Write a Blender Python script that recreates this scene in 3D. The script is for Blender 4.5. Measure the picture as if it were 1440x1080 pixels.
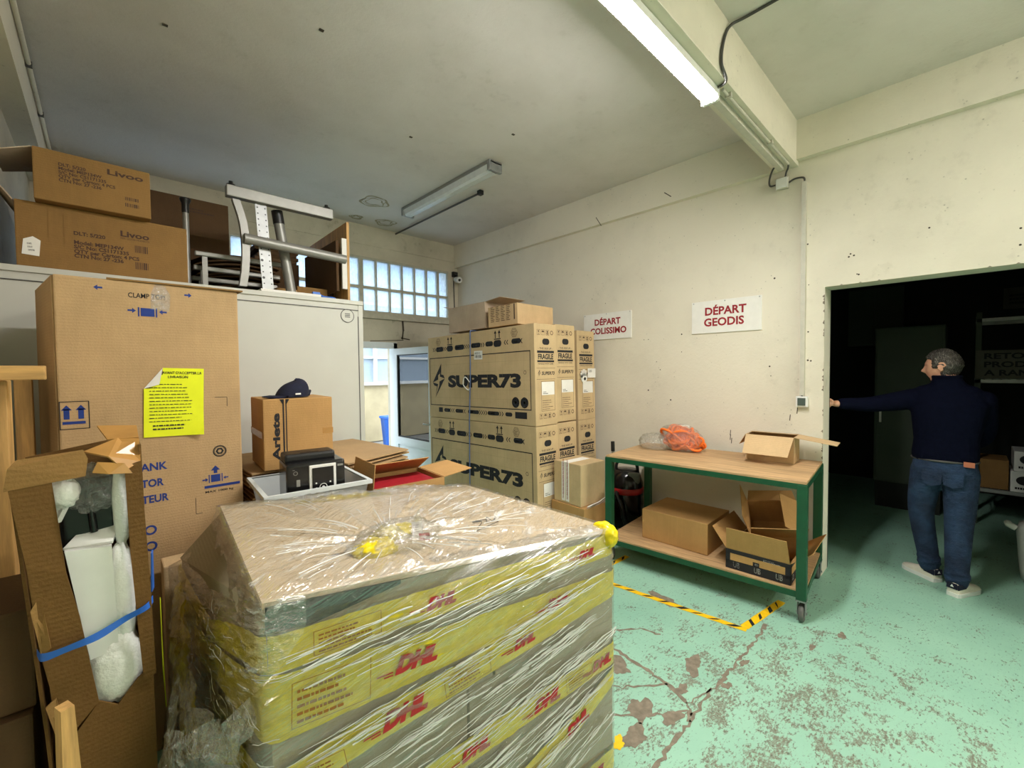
import bpy, bmesh, math, random
from mathutils import Matrix, Vector
PI = math.pi
R = math.radians
for o in list(bpy.data.objects):
    bpy.data.objects.remove(o)
scn = bpy.context.scene
C = scn.collection

# ---------------------------------------------------------------- camera
cd = bpy.data.cameras.new('camera'); cam = bpy.data.objects.new('camera', cd); C.objects.link(cam)
cd.sensor_width = 36.0; cd.lens = 36.0 * 605 / 1440; cd.clip_start = 0.02; cd.clip_end = 200
_y, _p, _r = R(43.4), R(1.85), R(-0.56)
_f = Vector((math.sin(_y) * math.cos(_p), math.cos(_y) * math.cos(_p), -math.sin(_p)))
_rt = Vector((math.cos(_y), -math.sin(_y), 0)); _up = _rt.cross(_f)
_r2 = _rt * math.cos(_r) + _up * math.sin(_r); _u2 = -_rt * math.sin(_r) + _up * math.cos(_r)
cam.matrix_world = Matrix(((_r2.x, _u2.x, -_f.x, 0), (_r2.y, _u2.y, -_f.y, 0), (_r2.z, _u2.z, -_f.z, 1.65), (0, 0, 0, 1)))
scn.camera = cam

# ---------------------------------------------------------------- world, lamps, exposure
scn.view_settings.view_transform = 'Standard'; scn.view_settings.look = 'None'
scn.view_settings.gamma = 1.0; scn.view_settings.use_curve_mapping = False
scn.view_settings.exposure = 1.0
W_STRENGTH = 3.2        # overcast daylight outside
TUBE_E = 106.0           # the lit ceiling tube in view
REAR_E = 92.0            # the ceiling tubes further back in the hall, behind the camera, and the added fill batten
wd = bpy.data.worlds.new('sky'); scn.world = wd; wd.use_nodes = True
_n = wd.node_tree.nodes; _bg = _n['Background']
_bg.inputs[0].default_value = (0.82, 0.91, 1.0, 1); _bg.inputs[1].default_value = W_STRENGTH
scn.cycles.max_bounces = 10; scn.cycles.diffuse_bounces = 5; scn.cycles.transparent_max_bounces = 16
scn.cycles.glossy_bounces = 4; scn.cycles.transmission_bounces = 6
scn.cycles.sample_clamp_indirect = 6.0
scn.cycles.caustics_reflective = False; scn.cycles.caustics_refractive = False
scn.cycles.use_denoising = True

# ---------------------------------------------------------------- helpers
def lin(c):
    return tuple((x / 12.92 if x <= 0.04045 else ((x + 0.055) / 1.055) ** 2.4) for x in (v / 255.0 for v in c))
rnd = random.Random(7)

class MB:
    """collects shapes, links them as ONE mesh object"""
    def __init__(s):
        s.v = []; s.f = []; s.m = []; s.s = []
    def add(s, vs, fs, m=0, smooth=False, M=None):
        b = len(s.v)
        for p in vs:
            p = Vector(p)
            s.v.append(M @ p if M is not None else p)
        for f in fs:
            s.f.append([b + i for i in f]); s.m.append(m); s.s.append(smooth)
        return s
    def box(s, c, d, m=0, M=None, r=0.0):
        if r > 0:
            vs, fs = cbox(d[0], d[1], d[2], r)
            return s.add([(p[0] + c[0], p[1] + c[1], p[2] + c[2]) for p in vs], fs, m, False, M)
        x, y, z = c; a, b_, h = d[0] / 2, d[1] / 2, d[2] / 2
        vs = [(x + i * a, y + j * b_, z + k * h) for k in (-1, 1) for j in (-1, 1) for i in (-1, 1)]
        return s.add(vs, [(0, 2, 3, 1), (4, 5, 7, 6), (0, 1, 5, 4), (2, 6, 7, 3), (0, 4, 6, 2), (1, 3, 7, 5)], m, False, M)
    def bb(s, a, b, m=0, M=None, r=0.0):
        return s.box([(a[i] + b[i]) / 2 for i in range(3)], [abs(b[i] - a[i]) for i in range(3)], m, M, r)
    def poly(s, pts, m=0, M=None):
        return s.add(pts, [tuple(range(len(pts)))], m, False, M)
    def panel(s, pts, t, m=0, M=None):
        """flat polygon thickened by t along its normal"""
        P = [Vector(p) for p in pts]
        n = Vector((0, 0, 0))
        for i in range(len(P)):
            n += (P[i] - P[0]).cross(P[(i + 1) % len(P)] - P[0])
        n.normalize(); k = len(P)
        vs = [p + n * t / 2 for p in P] + [p - n * t / 2 for p in P]
        fs = [tuple(range(k)), tuple(range(2 * k - 1, k - 1, -1))] + [(i, k + i, k + (i + 1) % k, (i + 1) % k) for i in range(k)]
        return s.add(vs, fs, m, False, M)
    def tube(s, path, r, m=0, n=10, cap=True, M=None, closed=False):
        P = [Vector(p) for p in path]; k = len(P)
        rs = r if isinstance(r, (list, tuple)) else [r] * k
        t0 = (P[1] - P[0]).normalized()
        a = Vector((0, 0, 1)) if abs(t0.z) < 0.9 else Vector((1, 0, 0))
        u = t0.cross(a).normalized(); vs = []
        for i in range(k):
            if closed:
                t = (P[(i + 1) % k] - P[i - 1]).normalized()
            else:
                t = (P[min(i + 1, k - 1)] - P[max(i - 1, 0)]).normalized()
            u = (u - t * u.dot(t)).normalized(); w = t.cross(u)
            for j in range(n):
                q = 2 * PI * j / n
                vs.append(P[i] + (u * math.cos(q) + w * math.sin(q)) * rs[i])
        fs = []
        for i in range(k if closed else k - 1):
            i2 = (i + 1) % k
            for j in range(n):
                fs.append((i * n + j, i * n + (j + 1) % n, i2 * n + (j + 1) % n, i2 * n + j))
        s.add(vs, fs, m, True, M)
        if cap and not closed:
            s.add(vs[:n], [tuple(range(n - 1, -1, -1))], m, False, M); s.add(vs[-n:], [tuple(range(n))], m, False, M)
        return s
    def lathe(s, prof, m=0, n=24, M=None, smooth=True):
        vs = []; fs = []
        for r, z in prof:
            for j in range(n):
                q = 2 * PI * j / n; vs.append((r * math.cos(q), r * math.sin(q), z))
        for i in range(len(prof) - 1):
            for j in range(n):
                fs.append((i * n + j, i * n + (j + 1) % n, (i + 1) * n + (j + 1) % n, (i + 1) * n + j))
        s.add(vs, fs, m, smooth, M)
        if prof[0][0] > 1e-4: s.add(vs[:n], [tuple(range(n - 1, -1, -1))], m, False, M)
        if prof[-1][0] > 1e-4: s.add(vs[-n:], [tuple(range(n))], m, False, M)
        return s
    def ball(s, c, r, m=0, n=14, k=10, M=None):
        r = r if isinstance(r, (tuple, list)) else (r, r, r)
        vs = []; fs = []
        for i in range(k + 1):
            t = PI * i / k
            for j in range(n):
                q = 2 * PI * j / n
                vs.append((c[0] + r[0] * math.sin(t) * math.cos(q), c[1] + r[1] * math.sin(t) * math.sin(q), c[2] - r[2] * math.cos(t)))
        for i in range(k):
            for j in range(n):
                fs.append((i * n + j, i * n + (j + 1) % n, (i + 1) * n + (j + 1) % n, (i + 1) * n + j))
        return s.add(vs, fs, m, True, M)
    def strip(s, pts, w, m=0, z=0.0):
        """flat ribbon of width(s) w along points in a horizontal plane"""
        P = [Vector((p[0], p[1], z)) for p in pts]; k = len(P)
        ws = w if isinstance(w, (list, tuple)) else [w] * k
        vs = []
        for i in range(k):
            t = (P[min(i + 1, k - 1)] - P[max(i - 1, 0)]).normalized(); q = Vector((-t.y, t.x, 0))
            vs += [P[i] + q * ws[i] / 2, P[i] - q * ws[i] / 2]
        return s.add(vs, [(2 * i, 2 * i + 1, 2 * i + 3, 2 * i + 2) for i in range(k - 1)], m)
    def text(s, txt, M, size, m=0, bold=0.0, sx=1.0, shear=0.0, align='LEFT', sp=1.0):
        vs, fs = text_mesh(txt, bold, shear, sp)
        x0 = 0
        if align == 'CENTER': x0 = -(max(p[0] for p in vs) + min(p[0] for p in vs)) / 2
        return s.add([((p[0] + x0) * size * sx, p[1] * size, 0) for p in vs], fs, m, False, M)
    def build(s, name, mats, parent=None, loc=None, rotz=None):
        me = bpy.data.meshes.new(name); me.from_pydata([tuple(p) for p in s.v], [], s.f); me.update()
        mats = mats if isinstance(mats, (list, tuple)) else [mats]
        for q in mats: me.materials.append(q)
        me.polygons.foreach_set('material_index', s.m)
        me.polygons.foreach_set('use_smooth', s.s)
        o = bpy.data.objects.new(name, me); C.objects.link(o)
        if parent is not None: o.parent = parent
        if loc is not None: o.location = loc
        if rotz is not None: o.rotation_euler.z = rotz
        return o

_tc = {}
def text_mesh(txt, bold=0.0, shear=0.0, sp=1.0):
    key = (txt, bold, shear, sp)
    if key in _tc: return _tc[key]
    cu = bpy.data.curves.new('t', 'FONT'); cu.body = txt; cu.size = 1.0; cu.offset = bold; cu.shear = shear
    cu.space_character = sp; cu.resolution_u = 3; cu.fill_mode = 'FRONT'
    o = bpy.data.objects.new('t', cu); C.objects.link(o)
    dg = bpy.context.evaluated_depsgraph_get()
    me = bpy.data.meshes.new_from_object(o.evaluated_get(dg))
    vs = [tuple(v.co) for v in me.vertices]; fs = [tuple(p.vertices) for p in me.polygons]
    bpy.data.objects.remove(o); bpy.data.curves.remove(cu); bpy.data.meshes.remove(me)
    _tc[key] = (vs, fs); return _tc[key]

_cb = {}
def cbox(x, y, z, r):
    key = (round(x, 5), round(y, 5), round(z, 5), round(r, 5))
    if key not in _cb:
        bm = bmesh.new(); bmesh.ops.create_cube(bm, size=1.0)
        for v in bm.verts: v.co = Vector((v.co.x * x, v.co.y * y, v.co.z * z))
        bmesh.ops.bevel(bm, geom=bm.edges[:], offset=r, segments=2, affect='EDGES', profile=0.6)
        bm.verts.ensure_lookup_table()
        _cb[key] = ([tuple(v.co) for v in bm.verts], [tuple(v.index for v in f.verts) for f in bm.faces]); bm.free()
    return _cb[key]

def tag(o, label=None, cat=None, group=None, kind=None):
    if label: o['label'] = label
    if cat: o['category'] = cat
    if group: o['group'] = group
    if kind: o['kind'] = kind
    return o
def empty(name, loc, rz, label, cat, group=None):
    o = bpy.data.objects.new(name, None); C.objects.link(o); o.empty_display_size = 0.1
    o.location = loc; o.rotation_euler.z = rz
    return tag(o, label, cat, group)
def struct(mb, name, mats):
    return tag(mb.build(name, mats), kind='structure')
def TR(x=0, y=0, z=0, rx=0, ry=0, rz=0):
    return Matrix.Translation((x, y, z)) @ Matrix.Rotation(rz, 4, 'Z') @ Matrix.Rotation(ry, 4, 'Y') @ Matrix.Rotation(rx, 4, 'X')

class Face:
    """flat printing on one face of a box: u to the right, v up, seen from outside"""
    def __init__(s, mb, org, u, v, e=0.0008):
        u = Vector(u).normalized(); v = Vector(v).normalized(); n = u.cross(v); o = Vector(org) + n * e
        s.mb = mb; s.M = Matrix(((u.x, v.x, n.x, o.x), (u.y, v.y, n.y, o.y), (u.z, v.z, n.z, o.z), (0, 0, 0, 1)))
    def poly(s, pts, m): s.mb.add([(a, b, 0) for a, b in pts], [tuple(range(len(pts)))], m, False, s.M)
    def rect(s, a, b, c, d, m, e=0.0): s.mb.add([(a, b, e), (c, b, e), (c, d, e), (a, d, e)], [(0, 1, 2, 3)], m, False, s.M)
    def frame(s, a, b, c, d, t, m):
        s.rect(a, b, c, b + t, m); s.rect(a, d - t, c, d, m); s.rect(a, b + t, a + t, d - t, m); s.rect(c - t, b + t, c, d - t, m)
    def disc(s, a, b, r, m, n=18, sx=1.0): s.poly([(a + sx * r * math.cos(2 * PI * i / n), b + r * math.sin(2 * PI * i / n)) for i in range(n)], m)
    def ring(s, a, b, r, t, m, n=22):
        vs = [(a + q * math.cos(2 * PI * i / n), b + q * math.sin(2 * PI * i / n), 0) for i in range(n) for q in (r, r - t)]
        s.mb.add(vs, [(2 * i, 2 * ((i + 1) % n), 2 * ((i + 1) % n) + 1, 2 * i + 1) for i in range(n)], m, False, s.M)
    def line(s, a, b, c, d, t, m):
        q = Vector((c - a, d - b)); q = Vector((-q.y, q.x)).normalized() * t / 2
        s.poly([(a - q.x, b - q.y), (c - q.x, d - q.y), (c + q.x, d + q.y), (a + q.x, b + q.y)], m)
    def text(s, a, b, size, txt, m, bold=0.0, sx=1.0, shear=0.0, align='LEFT', rot=0.0, sp=1.0):
        s.mb.text(txt, s.M @ Matrix.Translation((a, b, 0)) @ Matrix.Rotation(rot, 4, 'Z'), size, m, bold, sx, shear, align, sp)
    def pill(s, a, b, c, d, m):
        r = (d - b) / 2; pts = []
        for k in range(9): pts.append((c - r + r * math.sin(PI * k / 8), b + r - r * math.cos(PI * k / 8)))
        for k in range(9): pts.append((a + r - r * math.sin(PI * k / 8), b + r + r * math.cos(PI * k / 8)))
        s.poly(pts, m)
    def barcode(s, a, b, w, h, m, seed=1):
        q = random.Random(seed); x = a
        while x < a + w:
            t = q.choice((.002, .003, .004, .006)) * w / .06; s.rect(x, b, min(x + t, a + w), b + h, m); x += t + q.choice((.002, .003, .004)) * w / .06
    def lines(s, a, b, w, h, n, m, seed=1, fill=.55):
        q = random.Random(seed)
        for i in range(n):
            y = b + h * (n - 1 - i) / n; x = a
            end = a + w * q.uniform(.55, 1)
            while x < end:
                k = q.uniform(.03, .11) * w; s.rect(x, y, min(x + k, end), y + h / n * fill, m); x += k + .018 * w
def bfaces(mb, L, W, H, e=0.0008):
    return dict(front=Face(mb, (-L / 2, -W / 2, 0), (1, 0, 0), (0, 0, 1), e), left=Face(mb, (-L / 2, W / 2, 0), (0, -1, 0), (0, 0, 1), e),
                right=Face(mb, (L / 2, -W / 2, 0), (0, 1, 0), (0, 0, 1), e), back=Face(mb, (L / 2, W / 2, 0), (-1, 0, 0), (0, 0, 1), e),
                top=Face(mb, (-L / 2, -W / 2, H), (1, 0, 0), (0, 1, 0), e))

# ---------------------------------------------------------------- materials
def newmat(name):
    m = bpy.data.materials.new(name); m.use_nodes = True
    nt = m.node_tree; b = nt.nodes['Principled BSDF']
    return m, nt, b
def N(nt, t, **k):
    n = nt.nodes.new(t)
    for a, v in k.items():
        if a.startswith('i_'):
            n.inputs[a[2:].replace('_', ' ')].default_value = v
        else: setattr(n, a, v)
    return n
def mixc(nt, fac, a, b, mode='MIX'):
    n = nt.nodes.new('ShaderNodeMix'); n.data_type = 'RGBA'; n.blend_type = mode
    for sock, v in ((n.inputs[0], fac), (n.inputs[6], a), (n.inputs[7], b)):
        if hasattr(v, 'links'): nt.links.new(v, sock)
        elif isinstance(v, (int, float)): sock.default_value = v
        else: sock.default_value = (*v, 1) if len(v) == 3 else v
    return n.outputs[2]
def ramp(nt, src, p0, p1, v0=0.0, v1=1.0):
    n = nt.nodes.new('ShaderNodeMapRange'); nt.links.new(src, n.inputs[0])
    n.inputs[1].default_value = p0; n.inputs[2].default_value = p1; n.inputs[3].default_value = v0; n.inputs[4].default_value = v1
    return n.outputs[0]
def mth(nt, op, a, b=0.0):
    n = nt.nodes.new('ShaderNodeMath'); n.operation = op
    for sock, v in ((n.inputs[0], a), (n.inputs[1], b)):
        if hasattr(v, 'links'): nt.links.new(v, sock)
        else: sock.default_value = v
    return n.outputs[0]
def coords(nt, kind='Object', scale=(1, 1, 1), rot=(0, 0, 0), loc=(0, 0, 0)):
    t = nt.nodes.new('ShaderNodeTexCoord'); mp = nt.nodes.new('ShaderNodeMapping')
    mp.inputs['Scale'].default_value = scale; mp.inputs['Rotation'].default_value = rot; mp.inputs['Location'].default_value = loc
    nt.links.new(t.outputs[kind], mp.inputs[0]); return mp.outputs[0]
def noise(nt, vec, scale, detail=4, rough=.55):
    n = nt.nodes.new('ShaderNodeTexNoise'); n.inputs['Scale'].default_value = scale; n.inputs['Detail'].default_value = detail
    n.inputs['Roughness'].default_value = rough; nt.links.new(vec, n.inputs['Vector']); return n.outputs['Fac']
def bump(nt, b, h, s=.3, d=.01):
    n = nt.nodes.new('ShaderNodeBump'); n.inputs['Strength'].default_value = s; n.inputs['Distance'].default_value = d
    nt.links.new(h, n.inputs['Height']); nt.links.new(n.outputs[0], b.inputs['Normal'])

def plain(name, rgb, rough=.6, metal=0.0, var=.08, sc=18, spec=.5, bmp=0.0):
    m, nt, b = newmat(name); c = lin(rgb); v = coords(nt)
    f = noise(nt, v, sc)
    nt.links.new(mixc(nt, ramp(nt, f, .3, .7), tuple(x * (1 - var) for x in c), tuple(min(1, x * (1 + var)) for x in c)), b.inputs['Base Color'])
    b.inputs['Roughness'].default_value = rough; b.inputs['Metallic'].default_value = metal; b.inputs['Specular IOR Level'].default_value = spec
    if bmp: bump(nt, b, noise(nt, v, sc * 3), bmp, .004)
    return m
def cardboard(name, rgb, corr='z', dirt=.18):
    """kraft board: faint fluting, fibres, scuffs"""
    m, nt, b = newmat(name); c = lin(rgb); v = coords(nt)
    f1 = noise(nt, v, 3.2, 5, .6); f2 = noise(nt, coords(nt, scale=(1, 1, .08)), 60, 3); f3 = noise(nt, v, 140, 2)
    col = mixc(nt, ramp(nt, f1, .35, .72), tuple(x * (1 - dirt) for x in c), tuple(min(1, x * 1.06) for x in c))
    col = mixc(nt, ramp(nt, f3, .3, .75, 0, .22), col, tuple(x * .72 for x in c))
    col = mixc(nt, ramp(nt, f2, .45, .7, 0, .16), col, tuple(min(1, x * 1.15) for x in c))
    nt.links.new(col, b.inputs['Base Color']); b.inputs['Roughness'].default_value = .78; b.inputs['Specular IOR Level'].default_value = .22
    w = nt.nodes.new('ShaderNodeTexWave'); w.bands_direction = 'DIAGONAL' if corr == 'd' else corr.upper(); w.inputs['Scale'].default_value = 26; w.inputs['Distortion'].default_value = .6
    nt.links.new(v, w.inputs['Vector'])
    bump(nt, b, mth(nt, 'ADD', mth(nt, 'MULTIPLY', w.outputs['Fac'], .25), mth(nt, 'ADD', f3, mth(nt, 'MULTIPLY', f1, 2.5))), .28, .004)
    return m
def emit(name, rgb, s):
    m, nt, b = newmat(name); nt.nodes.remove(b); e = nt.nodes.new('ShaderNodeEmission')
    e.inputs[0].default_value = (*rgb, 1); e.inputs[1].default_value = s
    nt.links.new(e.outputs[0], nt.nodes['Material Output'].inputs[0]); return m
def film(name, streak_scale=(1, 1, 1), rot=(0, 0, 0), base=.10, haze=.35, tint=(.97, .97, .95), bs=.8, sc=9.0):
    """clear stretch film: see-through, glossy, with pulled streaks"""
    m, nt, b = newmat(name); nt.nodes.remove(b); out = nt.nodes['Material Output']
    v = coords(nt, scale=streak_scale, rot=rot)
    n1 = noise(nt, v, sc, 5, .65); n2 = noise(nt, v, sc * 3.3, 4, .6); n3 = noise(nt, coords(nt), 2.3, 3)
    h = mth(nt, 'ADD', n1, mth(nt, 'MULTIPLY', n2, .6))
    bp = nt.nodes.new('ShaderNodeBump'); bp.inputs['Strength'].default_value = bs; bp.inputs['Distance'].default_value = .03; nt.links.new(h, bp.inputs['Height'])
    tr = nt.nodes.new('ShaderNodeBsdfTransparent'); tr.inputs[0].default_value = (*tint, 1)
    gl = nt.nodes.new('ShaderNodeBsdfGlossy'); gl.inputs['Color'].default_value = (1, 1, 1, 1); gl.inputs['Roughness'].default_value = .16; nt.links.new(bp.outputs[0], gl.inputs['Normal'])
    df = nt.nodes.new('ShaderNodeBsdfDiffuse'); df.inputs[0].default_value = (.86, .86, .84, 1); nt.links.new(bp.outputs[0], df.inputs['Normal'])
    lw = nt.nodes.new('ShaderNodeLayerWeight'); lw.inputs[0].default_value = .35
    nt.links.new(bp.outputs[0], lw.inputs['Normal'])
    mx1 = nt.nodes.new('ShaderNodeMixShader'); mx2 = nt.nodes.new('ShaderNodeMixShader')
    st = ramp(nt, mth(nt, 'MULTIPLY', ramp(nt, n2, .52, .72), ramp(nt, n3, .38, .6)), 0, 1, .02, haze)
    nt.links.new(st, mx1.inputs[0]); nt.links.new(tr.outputs[0], mx1.inputs[1]); nt.links.new(df.outputs[0], mx1.inputs[2])
    nt.links.new(ramp(nt, lw.outputs['Facing'], 0, 1, base, .55), mx2.inputs[0]); nt.links.new(mx1.outputs[0], mx2.inputs[1]); nt.links.new(gl.outputs[0], mx2.inputs[2])
    nt.links.new(mx2.outputs[0], out.inputs[0]); return m
def glass(name, tint=(.9, .95, 1), rough=.02, fac=.1):
    m, nt, b = newmat(name); nt.nodes.remove(b)
    tr = nt.nodes.new('ShaderNodeBsdfTransparent'); tr.inputs[0].default_value = (*tint, 1)
    gl = nt.nodes.new('ShaderNodeBsdfGlossy'); gl.inputs['Roughness'].default_value = rough
    fr = nt.nodes.new('ShaderNodeFresnel'); fr.inputs[0].default_value = 1.5
    mx = nt.nodes.new('ShaderNodeMixShader'); nt.links.new(ramp(nt, fr.outputs[0], 0, 1, fac, 1), mx.inputs[0])
    nt.links.new(tr.outputs[0], mx.inputs[1]); nt.links.new(gl.outputs[0], mx.inputs[2]); nt.links.new(mx.outputs[0], nt.nodes['Material Output'].inputs[0]); return m
def wood(name, rgb, axis='z', rough=.6):
    m, nt, b = newmat(name); c = lin(rgb)
    sc = {'z': (14, 14, 1), 'x': (1, 14, 14), 'y': (14, 1, 14)}[axis]
    f = noise(nt, coords(nt, scale=sc), 4, 5, .6)
    nt.links.new(mixc(nt, ramp(nt, f, .3, .7), tuple(x * .6 for x in c), tuple(min(1, x * 1.15) for x in c)), b.inputs['Base Color'])
    b.inputs['Roughness'].default_value = rough; bump(nt, b, f, .2, .003); return m
def painted_wall(name, rgb, dirt=(120, 112, 95), amt=.35, speck=.5, topdirt=None):
    m, nt, b = newmat(name); c = lin(rgb); d = lin(dirt); v = coords(nt)
    f1 = noise(nt, v, 1.1, 6, .62); f2 = noise(nt, v, 9, 5, .65); f3 = noise(nt, v, 55, 3, .6)
    col = mixc(nt, ramp(nt, f1, .42, .8, 0, amt), c, d)
    col = mixc(nt, mth(nt, 'MULTIPLY', ramp(nt, f2, .56, .75, 0, amt), ramp(nt, f1, .4, .65)), col, d)
    vo = nt.nodes.new('ShaderNodeTexVoronoi'); vo.inputs['Scale'].default_value = 26; nt.links.new(v, vo.inputs['Vector'])
    sp = mth(nt, 'MULTIPLY', ramp(nt, vo.outputs['Distance'], .05, .16, speck, 0), ramp(nt, f2, .5, .62))
    col = mixc(nt, sp, col, tuple(x * .5 for x in d))
    nt.links.new(col, b.inputs['Base Color']); b.inputs['Roughness'].default_value = .75; b.inputs['Specular IOR Level'].default_value = .2
    bump(nt, b, mth(nt, 'ADD', f3, mth(nt, 'MULTIPLY', f2, 1.5)), .25, .006); return m

M = {}
M['wall'] = painted_wall('wall_paint', (226, 219, 202), amt=.22)
M['wall_dirty'] = painted_wall('wall_paint_grimy', (205, 198, 178), amt=.55)
M['ceil'] = painted_wall('ceiling_paint', (216, 209, 203), (150, 142, 126), .3, .15)
M['dirt'] = plain('plaster_hole', (70, 62, 52), .9)
M['stain'] = plain('damp_stain', (168, 158, 132), .9, var=.2)
M['dark_room'] = plain('storeroom_gloom', (34, 38, 34), .85, var=.2, sc=3)  # storeroom walls near black: the room's darkness put into the colour
M['cream'] = plain('cream_panel', (196, 196, 188), .5, var=.03, sc=4)
M['black'] = plain('black_plastic', (20, 20, 22), .4)
M['rubber'] = plain('rubber', (38, 38, 40), .7)
M['ink'] = plain('black_ink', (26, 26, 30), .8)
M['inkb'] = plain('brown_ink', (72, 50, 38), .85)
M['blue'] = plain('blue_ink', (24, 52, 128), .75)
M['red'] = plain('red_ink', (150, 14, 30), .6)
M['white'] = plain('white_plastic', (228, 228, 224), .45, var=.03)
M['paper'] = plain('white_paper', (232, 230, 224), .8, var=.03)
M['pvc'] = plain('white_pvc', (225, 232, 236), .35, var=.02)
M['steel'] = plain('brushed_steel', (176, 176, 172), .33, 1.0, var=.1, sc=30)
M['greysteel'] = plain('grey_enamel', (140, 139, 134), .42, .35, var=.06)
M['galv'] = plain('galvanised', (150, 152, 152), .45, .6, var=.1)
M['green'] = plain('green_enamel', (14, 74, 46), .42, var=.15, sc=10)
M['mdf'] = wood('chipboard_top', (196, 160, 116), 'y', .6)
M['pine'] = wood('pine', (205, 160, 96), 'z'); M['pinex'] = wood('pine_rail', (205, 160, 96), 'x')
M['kraft'] = cardboard('kraft', (190, 158, 116)); M['kraft2'] = cardboard('kraft_pale', (206, 176, 134))
M['kraft3'] = cardboard('kraft_warm', (188, 146, 92)); M['kraft4'] = cardboard('kraft_dark', (142, 108, 62))
M['kraft5'] = cardboard('kraft_olive', (206, 180, 138)); M['kraft6'] = cardboard('kraft_grey', (192, 172, 148))
M['kraft7'] = cardboard('kraft_sand', (212, 180, 118), dirt=.1)
M['kdark'] = cardboard('kraft_deep_shaded', (92, 68, 44))  # dark board; also paints in the dim light on the left-edge cartons
M['tape'] = plain('brown_tape', (176, 130, 70), .25, var=.1)
M['ytape'] = plain('yellow_black_tape', (246, 196, 20), .5, var=.1, sc=40)
M['yellow'] = plain('fluorescent_paper', (232, 240, 30), .8, var=.03)
M['navy'] = plain('navy_cloth', (14, 17, 42), .9, var=.25, sc=60, bmp=.4)
M['foam'] = plain('white_foam', (236, 236, 232), .8, var=.05, sc=40, bmp=.5)
M['bluestrap'] = plain('blue_strap', (44, 104, 200), .45)
M['orange'] = plain('orange_netting', (250, 116, 26), .5, var=.15, sc=40)
M['cable'] = plain('grey_cable', (74, 72, 70), .5)
M['duct'] = plain('painted_duct', (196, 192, 178), .55)
# ================================================================ the setting
W = 4.06; CZ = 3.59; BY = 5.516
def floor_material():
    m, nt, b = newmat('worn_mint_floor_paint'); v = coords(nt)
    mint = lin((158, 203, 180)); mint2 = lin((138, 185, 164)); conc = lin((124, 122, 106)); dk = lin((58, 76, 64))
    n1 = noise(nt, v, .9, 5, .6); n2 = noise(nt, v, 8, 7, .72); n3 = noise(nt, coords(nt, scale=(1, 2.2, 1), rot=(0, 0, .5)), 38, 5, .72); n4 = noise(nt, v, 120, 3, .6)
    col = mixc(nt, ramp(nt, n1, .35, .7), mint, mint2)
    # scuffed zone in the middle of the walkway, fading out towards the storeroom
    sep = nt.nodes.new('ShaderNodeSeparateXYZ'); nt.links.new(v, sep.inputs[0])
    dx = mth(nt, 'SUBTRACT', sep.outputs[0], 2.3); dy = mth(nt, 'SUBTRACT', sep.outputs[1], .55)
    dist = mth(nt, 'SQRT', mth(nt, 'ADD', mth(nt, 'MULTIPLY', dx, dx), mth(nt, 'MULTIPLY', dy, mth(nt, 'MULTIPLY', dy, 1.6))))
    zone = ramp(nt, dist, .35, 1.6, 1, 0)
    th = mth(nt, 'SUBTRACT', mth(nt, 'ADD', mth(nt, 'MULTIPLY', n2, .55), mth(nt, 'MULTIPLY', n3, .45)), mth(nt, 'MULTIPLY', zone, -.075))
    worn = mth(nt, 'MULTIPLY', ramp(nt, th, .568, .612), ramp(nt, n4, .32, .55, .35, 1))
    col = mixc(nt, worn, col, conc)
    sc = mth(nt, 'MULTIPLY', ramp(nt, n3, .57, .68, 0, .8), ramp(nt, n2, .38, .52))
    col = mixc(nt, sc, col, dk)
    nt.links.new(col, b.inputs['Base Color'])
    nt.links.new(ramp(nt, worn, 0, 1, .38, .8), b.inputs['Roughness']); b.inputs['Specular IOR Level'].default_value = .35
    bump(nt, b, mth(nt, 'SUBTRACT', n4, mth(nt, 'MULTIPLY', worn, 1.5)), .3, .004); return m
M['floor'] = floor_material(); M['concrete'] = plain('bare_concrete', (128, 118, 102), .9, var=.25, sc=30, bmp=.3)

fl = MB(); fl.bb((-3.2, -4.7, -.1), (8.4, BY + .2, 0))
def blob(mb, c, r, m, z=.0012, n=26, e=1.0, a=0.0, seed=1):
    q = random.Random(seed); ph = [q.uniform(0, 6.3) for _ in range(5)]; pts = []
    for i in range(n):
        t = 2 * PI * i / n; k = r * (1 + .22 * math.sin(2 * t + ph[0]) + .16 * math.sin(3 * t + ph[1]) + .12 * math.sin(5 * t + ph[2]) + .09 * math.sin(9 * t + ph[3]))
        x, y = k * math.cos(t) * e, k * math.sin(t); pts.append((c[0] + x * math.cos(a) - y * math.sin(a), c[1] + x * math.sin(a) + y * math.cos(a), z))
    mb.poly(pts, m)
def crack(mb, pts, w, m=1, seed=1):
    q = random.Random(seed); P = []; ws = []
    for i in range(len(pts) - 1):
        a, b_ = Vector(pts[i]), Vector(pts[i + 1]); k = max(3, int((b_ - a).length / .025))
        for j in range(k):
            p = a.lerp(b_, j / k); P.append((p.x + q.uniform(-.009, .009), p.y + q.uniform(-.009, .009))); ws.append(w * q.uniform(.3, 1.5))
    mb.strip(P, ws, m, .001)
crack(fl, [(2.14, 1.47), (2.13, 1.32), (2.11, 1.2), (2.09, 1.05), (2.03, .92), (1.99, .88), (1.9, .86)], .02, 1, 3)
crack(fl, [(3.04, .86), (2.77, .85), (2.47, .86), (2.19, .87), (1.91, .86), (1.65, .86), (1.3, .84)], .018, 1, 5)
crack(fl, [(2.03, .92), (2.12, .9), (2.25, .87)], .008, 1, 6); crack(fl, [(2.14, 1.47), (2.3, 1.5), (2.42, 1.4), (2.46, 1.25)], .015, 1, 8)
crack(fl, [(2.0, .9), (1.85, 1.0), (1.7, 1.15), (1.55, 1.2)], .014, 1, 9); crack(fl, [(2.09, 1.05), (1.9, 1.2), (1.8, 1.35)], .012, 1, 10)
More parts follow.
